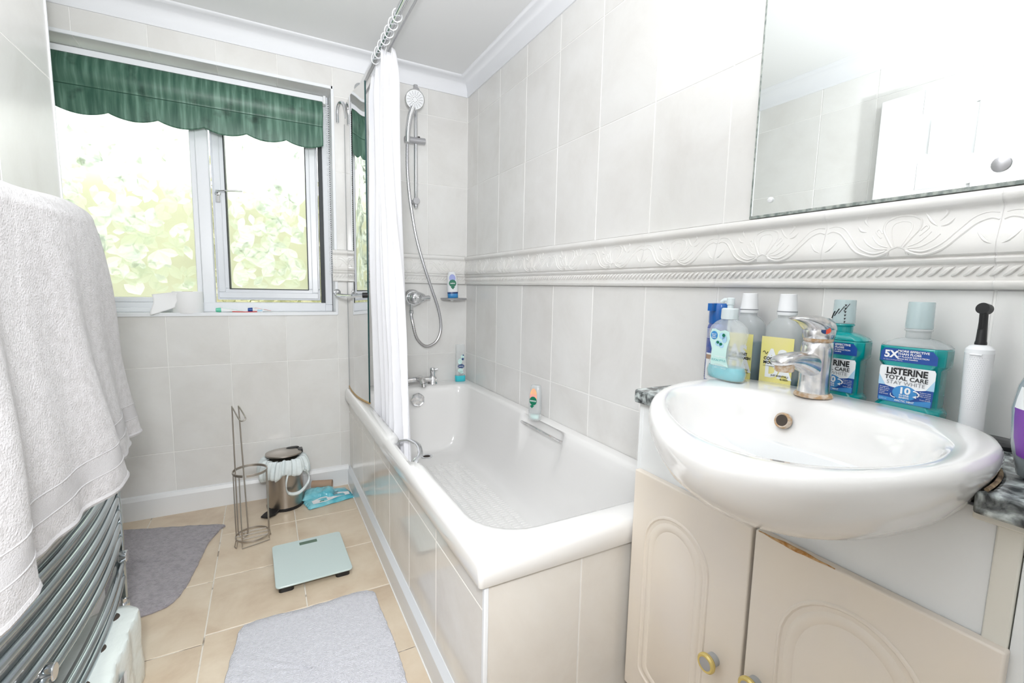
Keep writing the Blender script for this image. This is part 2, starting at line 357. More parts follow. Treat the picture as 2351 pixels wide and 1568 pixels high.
# ceiling with coving
mb = MB(); mb.add(box(XA-.1, .12, YB-.1, .26, ZC, ZC+.1)); struct(mb.build('ceiling', 'ceiling'))
cv = [(.0, 2.074), (.006, 2.074), (.008, 2.084)]+[(.008+.046*(1-math.cos(t*PI/2/8)), 2.086+.060*math.sin(t*PI/2/8)) for t in range(9)]+[(.060, 2.150), (.063, 2.1605)]
mb = MB()
pth = [(0, YB, -1, 1), (0, 0, -1, -1), (XA, 0, 1, -1), (XA, YC, 1, 1), (XL, YC, 1, 1), (XL, YB, 1, 1)]
rings = []
for (x, y, sx, sy) in [(0, YB, -1, 1), (0, 0, -1, -1), (XA, 0, 1, -1), (XA, YC, 1, 1)]:
    rings.append([(x+sx*d, y+sy*d, z) for d, z in cv])
mb.add(loft(rings, False, False, closed=False))
rings = [[(XL+d, YC+d, z) for d, z in cv], [(XL+d, YB+d, z) for d, z in cv]]
mb.add(loft(rings, False, False, closed=False)); rings = [[(XA, YC+d, z) for d, z in cv], [(XL+d, YC+d, z) for d, z in cv]]
mb.add(loft(rings, False, False, closed=False))
struct(mb.build('trim_4', 'cove', angle=50))
# skirting
mb = MB(); pr = [(0, 0), (.016, 0), (.016, .085), (.010, .100), (0, .105)]
mb.add(loft([[(x, -d, z) for d, z in pr] for x in (XA, -.662)])); struct(mb.build('baseboard_window', 'white_paint', angle=20))
mb = MB(); mb.add(loft([[(XL+d, y, z) for d, z in pr] for y in (-1.29, YC)])); mb.add(loft([[(x, YC+d, z) for d, z in pr] for x in (XA, XL+.016)]))
struct(mb.build('baseboard_left', 'white_paint', angle=20))

# ---- moulded border tiles (dado)
def border(name, u0, u1, edges, fn):
    """profile (out, z); fn(u, out, z)"""
    prof = [(0, 1.061), (.010, 1.061), (.015, 1.066), (.015, 1.072), (.010, 1.075), (.011, 1.079), (.011, 1.101), (.017, 1.104), (.019, 1.110), (.015, 1.115),
            (.021, 1.118), (.0235, 1.126), (.023, 1.137), (.0195, 1.150), (.015, 1.165), (.0115, 1.180), (.0105, 1.190), (.0125, 1.194), (.019, 1.197), (.0225, 1.203), (.0225, 1.209), (.018, 1.216), (.006, 1.218), (0, 1.218)]
    mb = MB()
    def surf(z):
        for a, b in zip(prof, prof[1:]):
            if a[1] <= z <= b[1] and b[1] > a[1]: return a[0]+(b[0]-a[0])*(z-a[1])/(b[1]-a[1])
        return .012
    es = sorted(edges)
    for a, b in zip(es, es[1:]):
        a1, b1 = a+.0008, b-.0008
        mb.add(loft([[fn(a1, o, z) for o, z in prof], [fn(b1, o, z) for o, z in prof]], False, False, closed=False))
        # grout
        mb.add(loft([[fn(b1, o-.0004, z) for o, z in prof], [fn(b+.0008, o-.0004, z) for o, z in prof]], False, False, closed=False), 1)
    for e in range(len(es)-1):
        full = .2550 if abs(es[e+1]-es[e]) > .2 else .2550
        a, b = es[e], es[e+1]
        if e == 0 and b-a < .2: c0 = b-full
        else: c0 = a
        def dr(pts, r, fl=.6, n=5, rf=None):
            P3 = [fn(c0+full*u, surf(1.115+.082*v)-.0006, 1.115+.082*v) for u, v in [(q.x, q.y) for q in catmull([(x, y, 0) for x, y in pts], n)]]
            us_ = [c0+full*q.x for q in catmull([(x, y, 0) for x, y in pts], n)]
            keep = [p for p, uu in zip(P3, us_) if a+.002 <= uu <= b-.002]
            if len(keep) > 2: mb.add(tube(keep, r, 6, rf=rf))
        tp = lambda t: .0004+.0024*math.sin(PI*min(1, max(0, t)))
        for s in (1, -1):
            X = lambda u: .5+s*u
            q = lambda pts: [(X(u), v) for u, v in pts]
            dr(q([(.05, .14), (.14, .05), (.25, .16), (.33, .42), (.39, .62), (.45, .70), (.49, .66)]), .0026, rf=lambda t: .0030-.0012*t)
            dr(q([(.07, .16), (.15, .12), (.24, .26), (.31, .52), (.37, .74), (.43, .82), (.485, .80)]), .002, rf=lambda t: .0022-.0008*t)
            dr(q([(.06, .20), (.13, .22), (.19, .34), (.22, .46)]), .0018)
            dr(q([(.06, .24), (.11, .30), (.15, .42), (.17, .52)]), .0016)
            dr(q([(.03, .22), (.07, .42), (.105, .62), (.10, .80), (.05, .90), (0, .92)]), .0022)
            dr(q([(.02, .25), (.045, .45), (.06, .64), (.045, .76), (0, .80)]), .0014)
            dr(q([(.11, .45), (.15, .60), (.135, .66), (.11, .56)]), .0018)
            dr(q([(.06, .06), (.045, .18), (.0, .25)]), .002)
            dr(q([(.20, .72), (.235, .88), (.225, .97)]), .002, rf=tp)
            dr(q([(.21, .62), (.25, .66), (.28, .78)]), .002, rf=tp)
            dr(q([(.40, .46), (.45, .26), (.50, .18)]), .0018, rf=tp)
        dr([(.30, .62), (.34, .74), (.38, .92)], .002, rf=tp)
    n = int((es[-1]-es[0])/.0155)
    for i in range(n):       # rope bead
        u = es[0]+(i+.5)*(es[-1]-es[0])/n
        fl2 = -1 if name == 'trim_5' else 1; pts = [fn(u-fl2*.0095, .0105, 1.0825), fn(u-fl2*.003, .0135, 1.087), fn(u+fl2*.003, .0135, 1.094), fn(u+fl2*.0095, .0105, 1.0985)]
        mb.add(tube(catmull(pts, 3), .003, 6, rf=lambda t: .0012+.0024*math.sin(PI*t)))
    return struct(mb.build(name, ['border', 'grout'], angle=45))
border('trim_5', YB, 0, ys, lambda u, o, z: (-o, u, z))
border('trim_6', -.719, -.0, [-.719, -.699, -.464, -.229, -.012], lambda u, o, z: (u, -o, z))
mb = MB(); mb.add(box(-.003, .125, -.003, .26, 0, ZC+.1)); mb.add(box(-.003, .06, YB-.1, YB+.003, 0, ZC+.1)); struct(mb.build('trim_7', 'grout'))

# ================================================================ window
def frame(mb, x0, x1, z0, z1, w_, y0, y1, mi=0):
    mb.add(box(x0, x1, y0, y1, z0, z0+w_), mi); mb.add(box(x0, x1, y0, y1, z1-w_, z1), mi)
    mb.add(box(x0, x0+w_, y0, y1, z0+w_, z1-w_), mi); mb.add(box(x1-w_, x1, y0, y1, z0+w_, z1-w_), mi)
win = MB()
FY = .12
frame(win, WX0, WX1-.002, WZ0+.001, WZ1-.001, .034, FY, FY+.07)
win.add(box(WX0+.034, WX1-.036, FY-.006, FY+.06, WZ0+.001, WZ0+.045)); win.add(box(-1.274, -1.226, FY-.004, FY+.07, WZ0+.035, WZ1-.035))
frame(win, WX0+.034, -1.274, WZ0+.045, WZ1-.035, .022, FY+.004, FY+.04)
win.add(box(WX0+.02, -1.28, FY-.02, FY-.006, WZ0+.001, WZ0+.022))
wo = struct(win.build('window_1', 'upvc', bevel=.003))
wo['label'] = 'white framed window with leaf patterned obscure glass above the sill'
def leafglass(x0, x1, z0, z1, name, seed):
    r = random.Random(seed); mb = MB()
    mb.add([[(x0, 0, z0), (x1, 0, z0), (x1, 0, z1), (x0, 0, z1)], [(0, 1, 2, 3)]])
    placed = []
    def leaflet(cx, cz, a, L_, mi, y):
        pts = []
        for t, wd in ((0, .02), (.25, .16), (.55, .27), (.8, .19), (1, .0)):
            pts.append((t, wd))
        outl = [(t, wd) for t, wd in pts]+[(t, -wd) for t, wd in reversed(pts[:-1])]
        ca, sa = math.cos(a), math.sin(a); vs = []
        for t, wd in outl: vs.append((cx+L_*(t*ca-wd*sa), cz+L_*(t*sa+wd*ca)))
        if min(v[0] for v in vs) < x0 or max(v[0] for v in vs) > x1 or min(v[1] for v in vs) < z0 or max(v[1] for v in vs) > z1: return
        n = len(vs); V = [(v[0], y-.0002, v[1]) for v in vs]
        root = (cx+L_*.03*ca, y-.0028, cz+L_*.03*sa); mid = (cx+L_*.5*ca, y-.0030, cz+L_*.5*sa)
        V += [mid]; mb.add((V, [(i, (i+1) % n, n) for i in range(n)]), mi)
    for k in range(420):
        cx, cz = r.uniform(x0, x1), r.uniform(z0, z1)
        if any((cx-a)**2+(cz-b)**2 < .0023 for a, b in placed): continue
        placed.append((cx, cz)); a0 = r.uniform(0, 2*PI); L_ = r.uniform(.06, .10); mi = 1 if r.random() < .55 else 2; nl = r.choice((4, 5, 5, 3))
        for q in range(nl): leaflet(cx, cz, a0+(q-(nl-1)/2)*.95+r.uniform(-.1, .1), L_*(1-.12*abs(q-(nl-1)/2))*r.uniform(.85, 1.1), mi if r.random() < .8 else 3-mi, -.0004-.0004*(len(placed) % 9))
    return mb
g = leafglass(WX0+.055, -1.278, WZ0+.066, WZ1-.05, 'glass', 3).build('window_pane', ['frost', 'frost_leaf', 'frost_leaf2'], wo, angle=5); g.location = (0, FY+.03, 0)
mb = MB(); frame(mb, WX0+.05, -1.275, WZ0+.063, WZ1-.045, .0045, FY+.022, FY+.03); mb.build('gasket', 'gasket', wo)
# opening casement, hinged on the right, standing ajar outwards
sash = MB(); SW = .462
frame(sash, -SW, 0, .961, WZ1-.036, .056, -.004, .050); frame(sash, -SW+.008, -.008, .969, WZ1-.044, .030, -.012, .0)
so = sash.build('casement', 'upvc', wo, bevel=.004)
so.location = (-.764, FY+.012, 0); so.rotation_euler = (0, 0, -math.radians(7))
g = leafglass(-SW+.054, -.054, 1.015, WZ1-.09, 'glass', 11); g = g.build('casement_pane', ['frost', 'frost_leaf', 'frost_leaf2'], so, angle=5); g.location = (0, .024, 0)
mb = MB(); frame(mb, -SW+.0535, -.0535, 1.0125, WZ1-.0875, .0045, -.006, .022); mb.build('gasket', 'gasket', so)
mb = MB(); mb.add(lathe([(.011, 0), (.013, .003), (.013, .009), (.010, .012)], (0, 0, 0), 20), T=Matrix.Translation((-SW+.026, -.012, 1.462)) @ Matrix.Rotation(PI/2, 4, 'X'))
mb.add(box(-SW+.017, -SW+.035, -.022, -.012, 1.42, 1.478))
mb.add(tube(catmull([(-SW+.026, -.024, 1.464), (-SW+.03, -.045, 1.466), (-SW+.06, -.052, 1.470), (-SW+.10, -.050, 1.474), (-SW+.132, -.046, 1.476)], 5), .007, 10, flat=.6))
mb.build('window_handle', 'chrome', so, bevel=.002)
mb = MB(); mb.add(box(-.762, -.742, FY-.006, FY+.001, .95, WZ1-.04)); mb.build('gasket_strip', 'gasket', wo)

# roller blind
bl = empty('roller_blind', (-1.29, .045, 1.93), 'faded green roller blind with scalloped hem across the top of the window', 'blind')
BX0, BX1 = -.54, .548
mb = MB(); mb.add(box(BX0-.01, BX1+.004, -.002, .030, -.012, .018)); mb.build('headrail', 'trimw', bl, bevel=.003)
def blind_fab(u, v):
    x = BX0+(BX1-BX0)*u; per = .1625; ph = ((x+1.29-1.29+.102) % per)/per
    sc = .020*(math.sin(PI*ph)**.8) if 0 <= ph <= 1 else 0
    zb = -.213-sc; z = -.008+(zb+.008)*v
    zz = -.008-z
    y = -.004-.020*math.sin(min(1, zz/.115)*PI)**1 if zz < .115 else -.004-.004*math.sin((zz-.115)/.1*PI)
    return (x, y, z)
mb = MB(); mb.add(grid(blind_fab, 240, 30)); mb.build('fabric', 'green_fabric', bl, angle=60, solid=.0012)
mb = MB(); mb.add(box(BX0, BX1, -.0058, -.0038, -.1265, -.1235)); mb.build('seam', 'seam', bl)
mb = MB(); mb.add(box(BX1+.004, BX1+.016, -.004, .030, -.016, .022)); mb.build('end_bracket', 'white', bl, bevel=.002)
mb = MB()
for i in range(0, 78): mb.add(ball((BX1+.017, -.006, -.02-i*.0105), .0026, 6)); 
for i in range(0, 78): mb.add(ball((BX1+.026, -.006, -.02-i*.0105), .0026, 6))
mb.build('bead_chain', 'white', bl)

# ================================================================ outside
mb = MB(); r = random.Random(5)
for k in range(9000):
    x = r.uniform(-4.2, 1.6); z = r.uniform(-.3, 2.0+.12*math.sin(x*3)); y = 1.75+.5*r.random()+.1*math.sin(x*5+z*4)
    a = Vector((r.uniform(-1, 1), r.uniform(-1, 1), r.uniform(-1, 1))).normalized()*.045; b = a.cross(Vector((r.uniform(-1, 1), r.uniform(-1, 1), r.uniform(-1, 1)))).normalized()*.022; p = Vector((x, y, z))
    mb.add(([tuple(p-a), tuple(p+b), tuple(p+a), tuple(p-b)], [(0, 1, 2, 3)]))
mb.add(box(-4.2, 1.6, 2.15, 2.3, -.4, 1.8))
tag(mb.build('hedge', 'leaf'), 'yellow green hedge seen through the gap of the open window', 'hedge')
mb = MB(); mb.add(box(-6, 4, .3, 9, -.45, -.4)); struct(mb.build('ground', 'grass'))

# ================================================================ door (behind, seen in the mirror)
mb = MB(); D0, D1, DH = -2.06, -1.322, 1.912
xf = XL+.040
mb.add(box(XL+.006, xf-.008, D0, D1, .006, DH))
st = .115
for a, b, c, d in [(D0, D0+st, .006, DH), (D1-st-.04, D1, .006, DH), (D0+st, D1-st-.04, DH-.10, DH), (D0+st, D1-st-.04, 1.50, 1.615), (D0+st, D1-st-.04, .006, .2), (D0+st, D1-st-.04, .80, .95)]:
    mb.add(box(xf-.009, xf, a, b, c, d))
midy = (D0+D1)/2
mb.add(box(xf-.0095, xf-.0006, midy-.055-.02, midy+.055-.02, .2, DH-.1))
for (a, b) in [(D0+st+.03, midy-.105), (midy+.065, D1-st-.07)]:
    for c, d in [(1.645, DH-.13), (.98, 1.47), (.23, .77)]: mb.add(box(xf-.009, xf-.003, a, b, c, d))
do = struct(mb.build('door_1', 'white_paint', bevel=.004)); 
mb = MB(); mb.add(tube([(xf, D0+.06, 1.0), (xf+.05, D0+.06, 1.0)], .009)); mb.add(tube([(xf+.045, D0+.06, 1.0), (xf+.045, D0+.17, 1.0)], .008)); mb.build('door_handle', 'chrome', do)

# added globe lamp, out of view, to brighten ceiling, cabinet fronts and basin
lp = empty('added_ceiling_lamp', (-.95, -1.90, ZC), 'added round white globe lamp on the bathroom ceiling, out of view', 'lamp')
mb = MB(); mb.add(lathe([(.06, 0), (.06, -.02), (.045, -.03), (.045, -.05)], (0, 0, 0), 36)); mb.build('lamp_base', 'white', lp)
mb = MB(); mb.add(ball((0, 0, -.13), .095, 32)); mb.build('lamp_shade', 'lamp', lp)
def part(mb, name, mats, root, **k):              # geometry given in room coordinates, parented to its thing
    o = mb.build(name, mats, root, **k); o.location = [-c for c in root.location]; return o
# ================================================================ bath
bath = empty('bathtub', (-.34, -.85, .165), 'cream white acrylic bathtub along the right wall with tiled side', 'bathtub')
def rr(x0, x1, yf, yn, z, rf, rn, nl=56, ns=18, nc=8):
    """x0 left, x1 right, yf far (window), yn near"""
    out = []
    def arc(cx, cy, r, a0): return [(cx+r*math.cos(a0-PI/2*k/nc), cy+r*math.sin(a0-PI/2*k/nc), z) for k in range(nc)]
    out += arc(x0+rf, yf-rf, rf, PI); out += [(x0+rf+(x1-x0-2*rf)*k/ns, yf, z) for k in range(ns)]
    out += arc(x1-rf, yf-rf, rf, PI/2); out += [(x1, yf-rf+(yn+rn-yf+rf)*k/nl, z) for k in range(nl)]
    out += arc(x1-rn, yn+rn, rn, 0); out += [(x1-rn+(x0+rn-x1+rn)*k/ns, yn, z) for k in range(ns)]
    out += arc(x0+rn, yn+rn, rn, -PI/2); out += [(x0, yn+rn+(yf-rf-yn-rn)*k/nl, z) for k in range(nl)]
    return out
R_ = [rr(-.668, -.002, -.001, -1.697, .452, .006, .006), rr(-.672, -.002, -.001, -1.703, .458, .006, .008), rr(-.672, -.002, -.001, -1.703, .495, .006, .012), rr(-.668, -.002, -.001, -1.699, .508, .008, .016), rr(-.658, -.003, -.002, -1.689, .515, .010, .02),
      rr(-.632, -.034, -.118, -1.640, .5155, .06, .12), rr(-.620, -.046, -.128, -1.627, .511, .065, .128), rr(-.612, -.053, -.135, -1.617, .498, .07, .135), rr(-.607, -.058, -.139, -1.606, .46, .07, .14), rr(-.603, -.062, -.143, -1.588, .41, .07, .15),
      rr(-.597, -.069, -.148, -1.553, .34, .07, .16), rr(-.588, -.078, -.153, -1.50, .27, .07, .17), rr(-.575, -.092, -.160, -1.45, .215, .075, .17), rr(-.555, -.112, -.170, -1.405, .182, .08, .16), rr(-.525, -.142, -.182, -1.36, .168, .08, .14), rr(-.49, -.176, -.196, -1.32, .165, .07, .12)]
def grip(p, i):
    x, y, z = p; s = lambda a, b, v: max(0, min(1, (v-a)/(b-a)))**2*(3-2*max(0, min(1, (v-a)/(b-a))))
    if i >= 5 and z > .39:
        zz = s(.395, .425, z)
        if x > -.1:
            wy = s(-1.085, -1.06, y)*(1-s(-.805, -.78, y)); x += .026*wy*zz*(1 if z < .51 else .0); 
            if z > .5: z -= 0
        if x < -.56:
            wy = s(-1.15, -1.10, y)*(1-s(-.90, -.86, y)); x -= .026*wy*zz; z -= .010*wy*(z > .5)
    return (x, y, z)
R_ = [[grip(p, i) for p in r] for i, r in enumerate(R_)]
m = P('bath_floor_acrylic', (.86, .84, .82), .12, coat=.4); M['bathfloor'] = m
nt = m.node_tree; tc = nt.nodes.new('ShaderNodeTexCoord'); sx = nt.nodes.new('ShaderNodeSeparateXYZ'); nt.links.new(tc.outputs['Object'], sx.inputs[0])
mb = MB(); mb.add(loft(R_, False, True)); 
for k in range(44):                                     # anti-slip ribs in the moulding
    y = -.36-k*.0165; L_ = .13+.012*math.sin(k*.5)
    for q in range(8): mb.add(box(-.46+q*.037, -.46+q*.037+.026, y-.0035, y+.0035, .1645, .1666))
part(mb, 'tub', 'acrylic', bath, angle=60)
mb = MB(); mb.add(lathe([(.030, 0), (.030, .004), (.020, .003), (.019, .001)], (-.306, -.225, .1655), 24, False, False)); mb.add(lathe([(.0195, 0), (.001, -.0001)], (-.306, -.225, .1663), 20), 1)
for k in range(4): a = k*PI/4; mb.add(box(-.306-.018, -.306+.018, -.226, -.224, .1665, .1675))
part(mb, 'waste', ['chrome', 'dark'], bath)
mb = MB(); T = Matrix.Translation((-.334, -.146, .455)) @ Matrix.Rotation(PI/2, 4, 'X')
ringf = lambda z, r: [(r*(1-.05*(math.cos(7*a)+1)/2)*math.cos(a), r*(1-.05*(math.cos(7*a)+1)/2)*math.sin(a), z) for a in [2*PI*k/56 for k in range(56)]]
mb.add(loft([ringf(0, .030), ringf(.006, .037), ringf(.016, .037), ringf(.020, .033), ringf(.017, .026), ringf(.016, .001)]), T=T)
part(mb, 'overflow_cover', 'limed', bath, angle=50)
mb = MB(); mb.add(tube(catmull([(-.045, -.800, .470), (-.066, -.806, .480), (-.073, -.83, .485), (-.076, -.935, .487), (-.073, -1.04, .485), (-.066, -1.064, .480), (-.045, -1.070, .470)], 6), .0105, 10, flat=.42)); part(mb, 'grip_handle', 'limed', bath)
mb = MB(); mb.add(tube(catmull([(-.628, -.905, .498), (-.622, -.915, .508), (-.600, -.945, .517), (-.588, -1.01, .520), (-.600, -1.08, .514), (-.622, -1.105, .505), (-.630, -1.118, .494)], 6), .0085, 10, flat=.6)); part(mb, 'grip_handle', 'chrome', bath)
# bath panel
bp = empty('tiled_bath_surround', (-.33, -.85, 0), 'glossy beige tiled panel enclosing the side and end of the bathtub', 'panel')
PX = -.652; EY = -1.688
tl_ = tiled('side_panel', [EY+.006, -1.385, -1.130, -.875, -.62, -.365, -.11, -.002], [.0, .075, .39, .452], lambda u, v, d: (PX+d, u, v), .012, mats=('panel_tile', 'grout'), kind=False, parent=bp); tl_.location = [-c for c in bp.location]
tl_ = tiled('end_panel', [PX+.004, -.412, -.172, -.002], [.0, .452], lambda u, v, d: (u, EY+d, v), .012, mats=('panel_tile', 'grout'), kind=False, parent=bp); tl_.location = [-c for c in bp.location]
mb = MB(); mb.add(box(PX-.003, PX+.007, EY-.003, EY+.009, 0, .453)); part(mb, 'corner_trim', 'trimw', bp, bevel=.002)
mb = MB(); mb.add(loft([[(PX-d, y, z) for d, z in [(0, 0), (.015, 0), (.015, .078), (.002, .098), (0, .098)]] for y in (EY-.002, -.001)])); part(mb, 'plinth', 'plinth', bp, angle=20)
mb = MB(); mb.add(tube([(PX-.015, EY, .001), (PX-.015, -.01, .001)], .003, 6)); part(mb, 'sealant', 'grout', bp)

# bath mixer tap
bt = empty('bath_mixer_tap', (-.30, -.065, .5155), 'chrome two handled mixer tap on the far end of the bathtub rim', 'tap')
mb = MB(); mb.add(tube(catmull([(.095, 0, .020), (.06, -.002, .026), (0, -.004, .030), (-.06, -.002, .026), (-.095, 0, .020)], 6), .018, 14, flat=.9))
for s in (1, -1): mb.add(lathe([(.026, 0), (.025, .006), (.020, .014), (.0205, .036), (.017, .042)], (s*.078, 0, 0), 24))
mb.build('body', 'limed', bt)
mb = MB(); mb.add(tube(catmull([(0, 0, .028), (0, -.03, .040), (0, -.065, .036), (0, -.088, .016)], 6), .02, 16, flat=.8, rf=lambda t: .024-.008*t)); mb.add(cyl((0, -.088, .020), (0, -.091, .004), .0125)); mb.build('spout', 'limed', bt)
mb = MB(); mb.add(lathe([(.014, .040), (.012, .056), (.0145, .062), (.015, .083), (.012, .088)], (.078, 0, 0), 20)); mb.add(tube([(.078, 0, .076), (.105, -.006, .080)], .006, 10, flat=.8)); mb.build('handle', 'chrome', bt)
mb = MB(); mb.add(lathe([(.014, .040), (.012, .052), (.009, .060)], (-.078, 0, 0), 20)); mb.add(lathe([(.006, .058), (.005, .075), (.002, .08)], (-.078, 0, 0), 12), 1); mb.build('handle', ['chrome', 'black'], bt)
# shower mixer valve
sv = empty('shower_valve', (-.325, -.002, .984), 'round chrome shower mixer valve on the wall above the bath tap', 'shower valve')
mb = MB(); fl_ = lambda y, a, b: [(a*math.cos(2*PI*k/32), y, b*math.sin(2*PI*k/32)) for k in range(32)]
mb.add(loft([fl_(0, .086, .036), fl_(-.012, .088, .037), fl_(-.03, .080, .032), fl_(-.038, .06, .026)])); mb.build('body', 'chrome', sv, angle=50)
mb = MB(); mb.add(loft([fl_(-.028, .050, .046), fl_(-.045, .047, .044), fl_(-.058, .040, .037)])); mb.build('backplate', 'chrome', sv, angle=50)
mb = MB(); mb.add(loft([[(.004+(p[0]), p[1], p[2]) for p in r] for r in [fl_(-.055, .028, .028), fl_(-.066, .034, .034), fl_(-.082, .034, .034), fl_(-.094, .028, .028), fl_(-.099, .012, .012)]])); mb.add(tube([(.02, -.082, .0), (.078, -.07, .004)], .014, 10, flat=.5, rf=lambda t: .014+.010*t)); mb.build('control_knob', 'chrome', sv, angle=50)
mb = MB(); mb.add(lathe([(.010, 0), (.010, -.03), (.012, -.032), (.012, -.045), (.009, -.047)], (-.010, -.05, -.035), 16)); mb.build('outlet', 'chrome', sv)
hp = [(-.336, -.052, .915), (-.336, -.055, .89), (-.332, -.065, .855), (-.315, -.07, .78), (-.284, -.07, .737), (-.25, -.07, .724), (-.206, -.07, .746), (-.181, -.07, .793), (-.177, -.07, .853), (-.194, -.07, .936), (-.231, -.07, 1.041), (-.274, -.07, 1.166), (-.312, -.07, 1.299), (-.339, -.075, 1.441), (-.354, -.08, 1.548), (-.363, -.088, 1.653), (-.364, -.095, 1.752)]
mb = MB(); hc = catmull(hp, 14)
mb.add(tube(hc, .0075, 10, rf=lambda t: .0072))
cnt = 0
for i in range(0, len(hc)-1, 2):
    a, b = hc[i], hc[i+1]; mb.add(tube([a, a+(b-a)*.5], .0084, 10), 1 if .1 < i/len(hc) < .45 else 0)
ho = mb.build('shower_hose', ['pewter', 'steel']); tag(ho, 'looped chrome shower hose hanging from the valve up to the shower head', 'hose')
# riser rail, slider, head
sr = empty('shower_rail', (-.311, -.002, 1.45), 'vertical chrome riser rail on the window wall holding the shower head', 'shower rail')
mb = MB(); mb.add(cyl((0, -.058, 0), (0, -.058, .59), .0095, 16)); mb.build('rail', 'chrome', sr)
for z in (.035, .575):
    mb = MB(); mb.add(cyl((0, 0, z), (0, -.062, z), .013, 16)); mb.add(cyl((0, -.062, z), (0, -.074, z), .0175, 24)); mb.add(cyl((0, -.058, z-.03 if z < .3 else z+.0), (0, -.058, z+.0 if z < .3 else z+.03), .011, 12)); mb.build('bracket', 'pewter', sr, bevel=.0015)
mb = MB(); mb.add(cyl((-.060, -.070, .330), (.046, -.066, .336), .0155, 24)); mb.add(cyl((.015, -.064, .345), (.015, -.064, .356), .006, 12), 1); mb.build('slider', ['pewter', 'black'], sr, bevel=.001)
sh = empty('hand_shower', (-.364, -.098, 1.76), 'round white faced chrome shower head clipped on the riser rail slider', 'shower head')
mb = MB(); mb.add(tube(catmull([(0, 0, 0), (.002, -.004, .06), (.010, -.012, .12), (.022, -.022, .165)], 5), .012, 14, rf=lambda t: .0115+.003*t)); mb.build('handle', 'chrome', sh)
nd = Vector((-.16, -.90, -.36)).normalized(); T = Matrix.Translation((.029, -.030, .198)) @ nd.to_track_quat('Z', 'Y').to_matrix().to_4x4()
mb = MB(); mb.add(lathe([(.012, -.026), (.030, -.020), (.044, -.008), (.0475, .0), (.0475, .005), (.045, .007)], (0, 0, 0), 36), T=T); mb.build('head', 'chrome', sh)
mb = MB(); mb.add(lathe([(.043, .0068), (.043, .0085), (.001, .0086)], (0, 0, 0), 36, False), T=T)
for k in range(16):
    a = 2*PI*k/16
    for rr_ in (.020, .026, .031, .0365): mb.add(lathe([(.0014, .0088), (.0014, .0096)], (rr_*math.cos(a), rr_*math.sin(a), 0), 6), 1, T=T)
for k in range(8):
    a = 2*PI*k/8; mb.add(lathe([(.0018, .0088), (.0018, .0096)], (.012*math.cos(a), .012*math.sin(a), 0), 6), 1, T=T)
mb.build('spray_face', ['white', 'black'], sh)
# soap dish
sd = empty('soap_dish', (-.098, -.002, .979), 'small oval grey glass shelf under the border tiles in the bath corner', 'shelf')
mb = MB(); mb.add(loft([selipse(0, -.055, z, a, b, 2.2) for z, a, b in [(-.004, .066, .048), (0, .073, .054), (.005, .074, .055), (.0065, .071, .052), (.003, .066, .047)]])); mb.build('dish', 'pewter', sd)
mb = MB(); mb.add(cyl((0, 0, -.002), (0, -.03, -.002), .010)); mb.build('holder', 'chrome', sd)

# ================================================================ bottles
def bottle(root, name, mat, secs, seg=36, n0=2.6, angle=50):
    mb = MB(); mb.add(loft([selipse(0, 0, s[0], s[1], s[2], s[3] if len(s) > 3 else n0, seg) for s in secs])); return mb.build(name, mat, root, angle=angle)
# gel bottle standing on its cap on the soap dish
b = empty('shower_gel_bottle', (-.100, -.052, .9855), 'blue and green labelled shower gel bottle upside down on the oval shelf', 'bottle', rz=-.25, ry=-.06)
bottle(b, 'cap', 'blue2', [(0, .026, .016), (.002, .028, .018), (.026, .0285, .0185), (.028, .027, .017)])
mb = MB(); mb.add(loft([selipse(0, 0, z, .029, .019, 2.6) for z in (.024, .033)])); mb.build('collar', 'navy', b)
bottle(b, 'body', 'lwhite', [(.028, .028, .018), (.05, .030, .020), (.09, .0285, .020), (.12, .024, .018), (.138, .0195, .015), (.143, .016, .012)])
mb = MB(); mb.add(disc(0, .108, -.0205, .017, .022)); mb.add(disc(0, .081, -.0208, .020, .020), 1); mb.add(text('radox', .011, (0, -.0212, .078), bold=.02, align='CENTER'), 2); mb.add(poly([(-.012, .060), (0, .048), (.012, .060), (0, .066)], -.0209), 1)
mb.build('label', ['lilac', 'green', 'lwhite'], b)
# shower gel on the bath corner
b = empty('body_wash_bottle', (-.058, -.062, .5165), 'tall clear body wash bottle with turquoise cap in the far bath corner', 'bottle', rz=-.1)
bottle(b, 'cap', 'aqua', [(0, .028, .017), (.002, .030, .019), (.030, .030, .019), (.033, .029, .018)], n0=3)
bottle(b, 'body', 'clear', [(.033, .0275, .0175), (.06, .028, .018), (.17, .0275, .017), (.203, .0265, .012), (.210, .026, .006)], n0=3)
mb = MB(); mb.add(disc(.0, .088, -.0186, .019, .011)); mb.add(text('RADOX', .008, (0, -.019, .085), bold=.02, align='CENTER'), 1); mb.add(disc(.010, .128, -.0186, .006, .007)); mb.add(disc(.012, .150, -.0186, .0035, .004)); 
for (x, z, a, c) in [(-.006, .115, .012, .017), (.008, .14, .010, .012), (-.004, .064, .015, .012), (.004, .053, .010, .007)]: mb.add(disc(x, z, -.0183, a, c), 2)
mb.build('label', ['navy', 'lwhite', 'mint'], b)
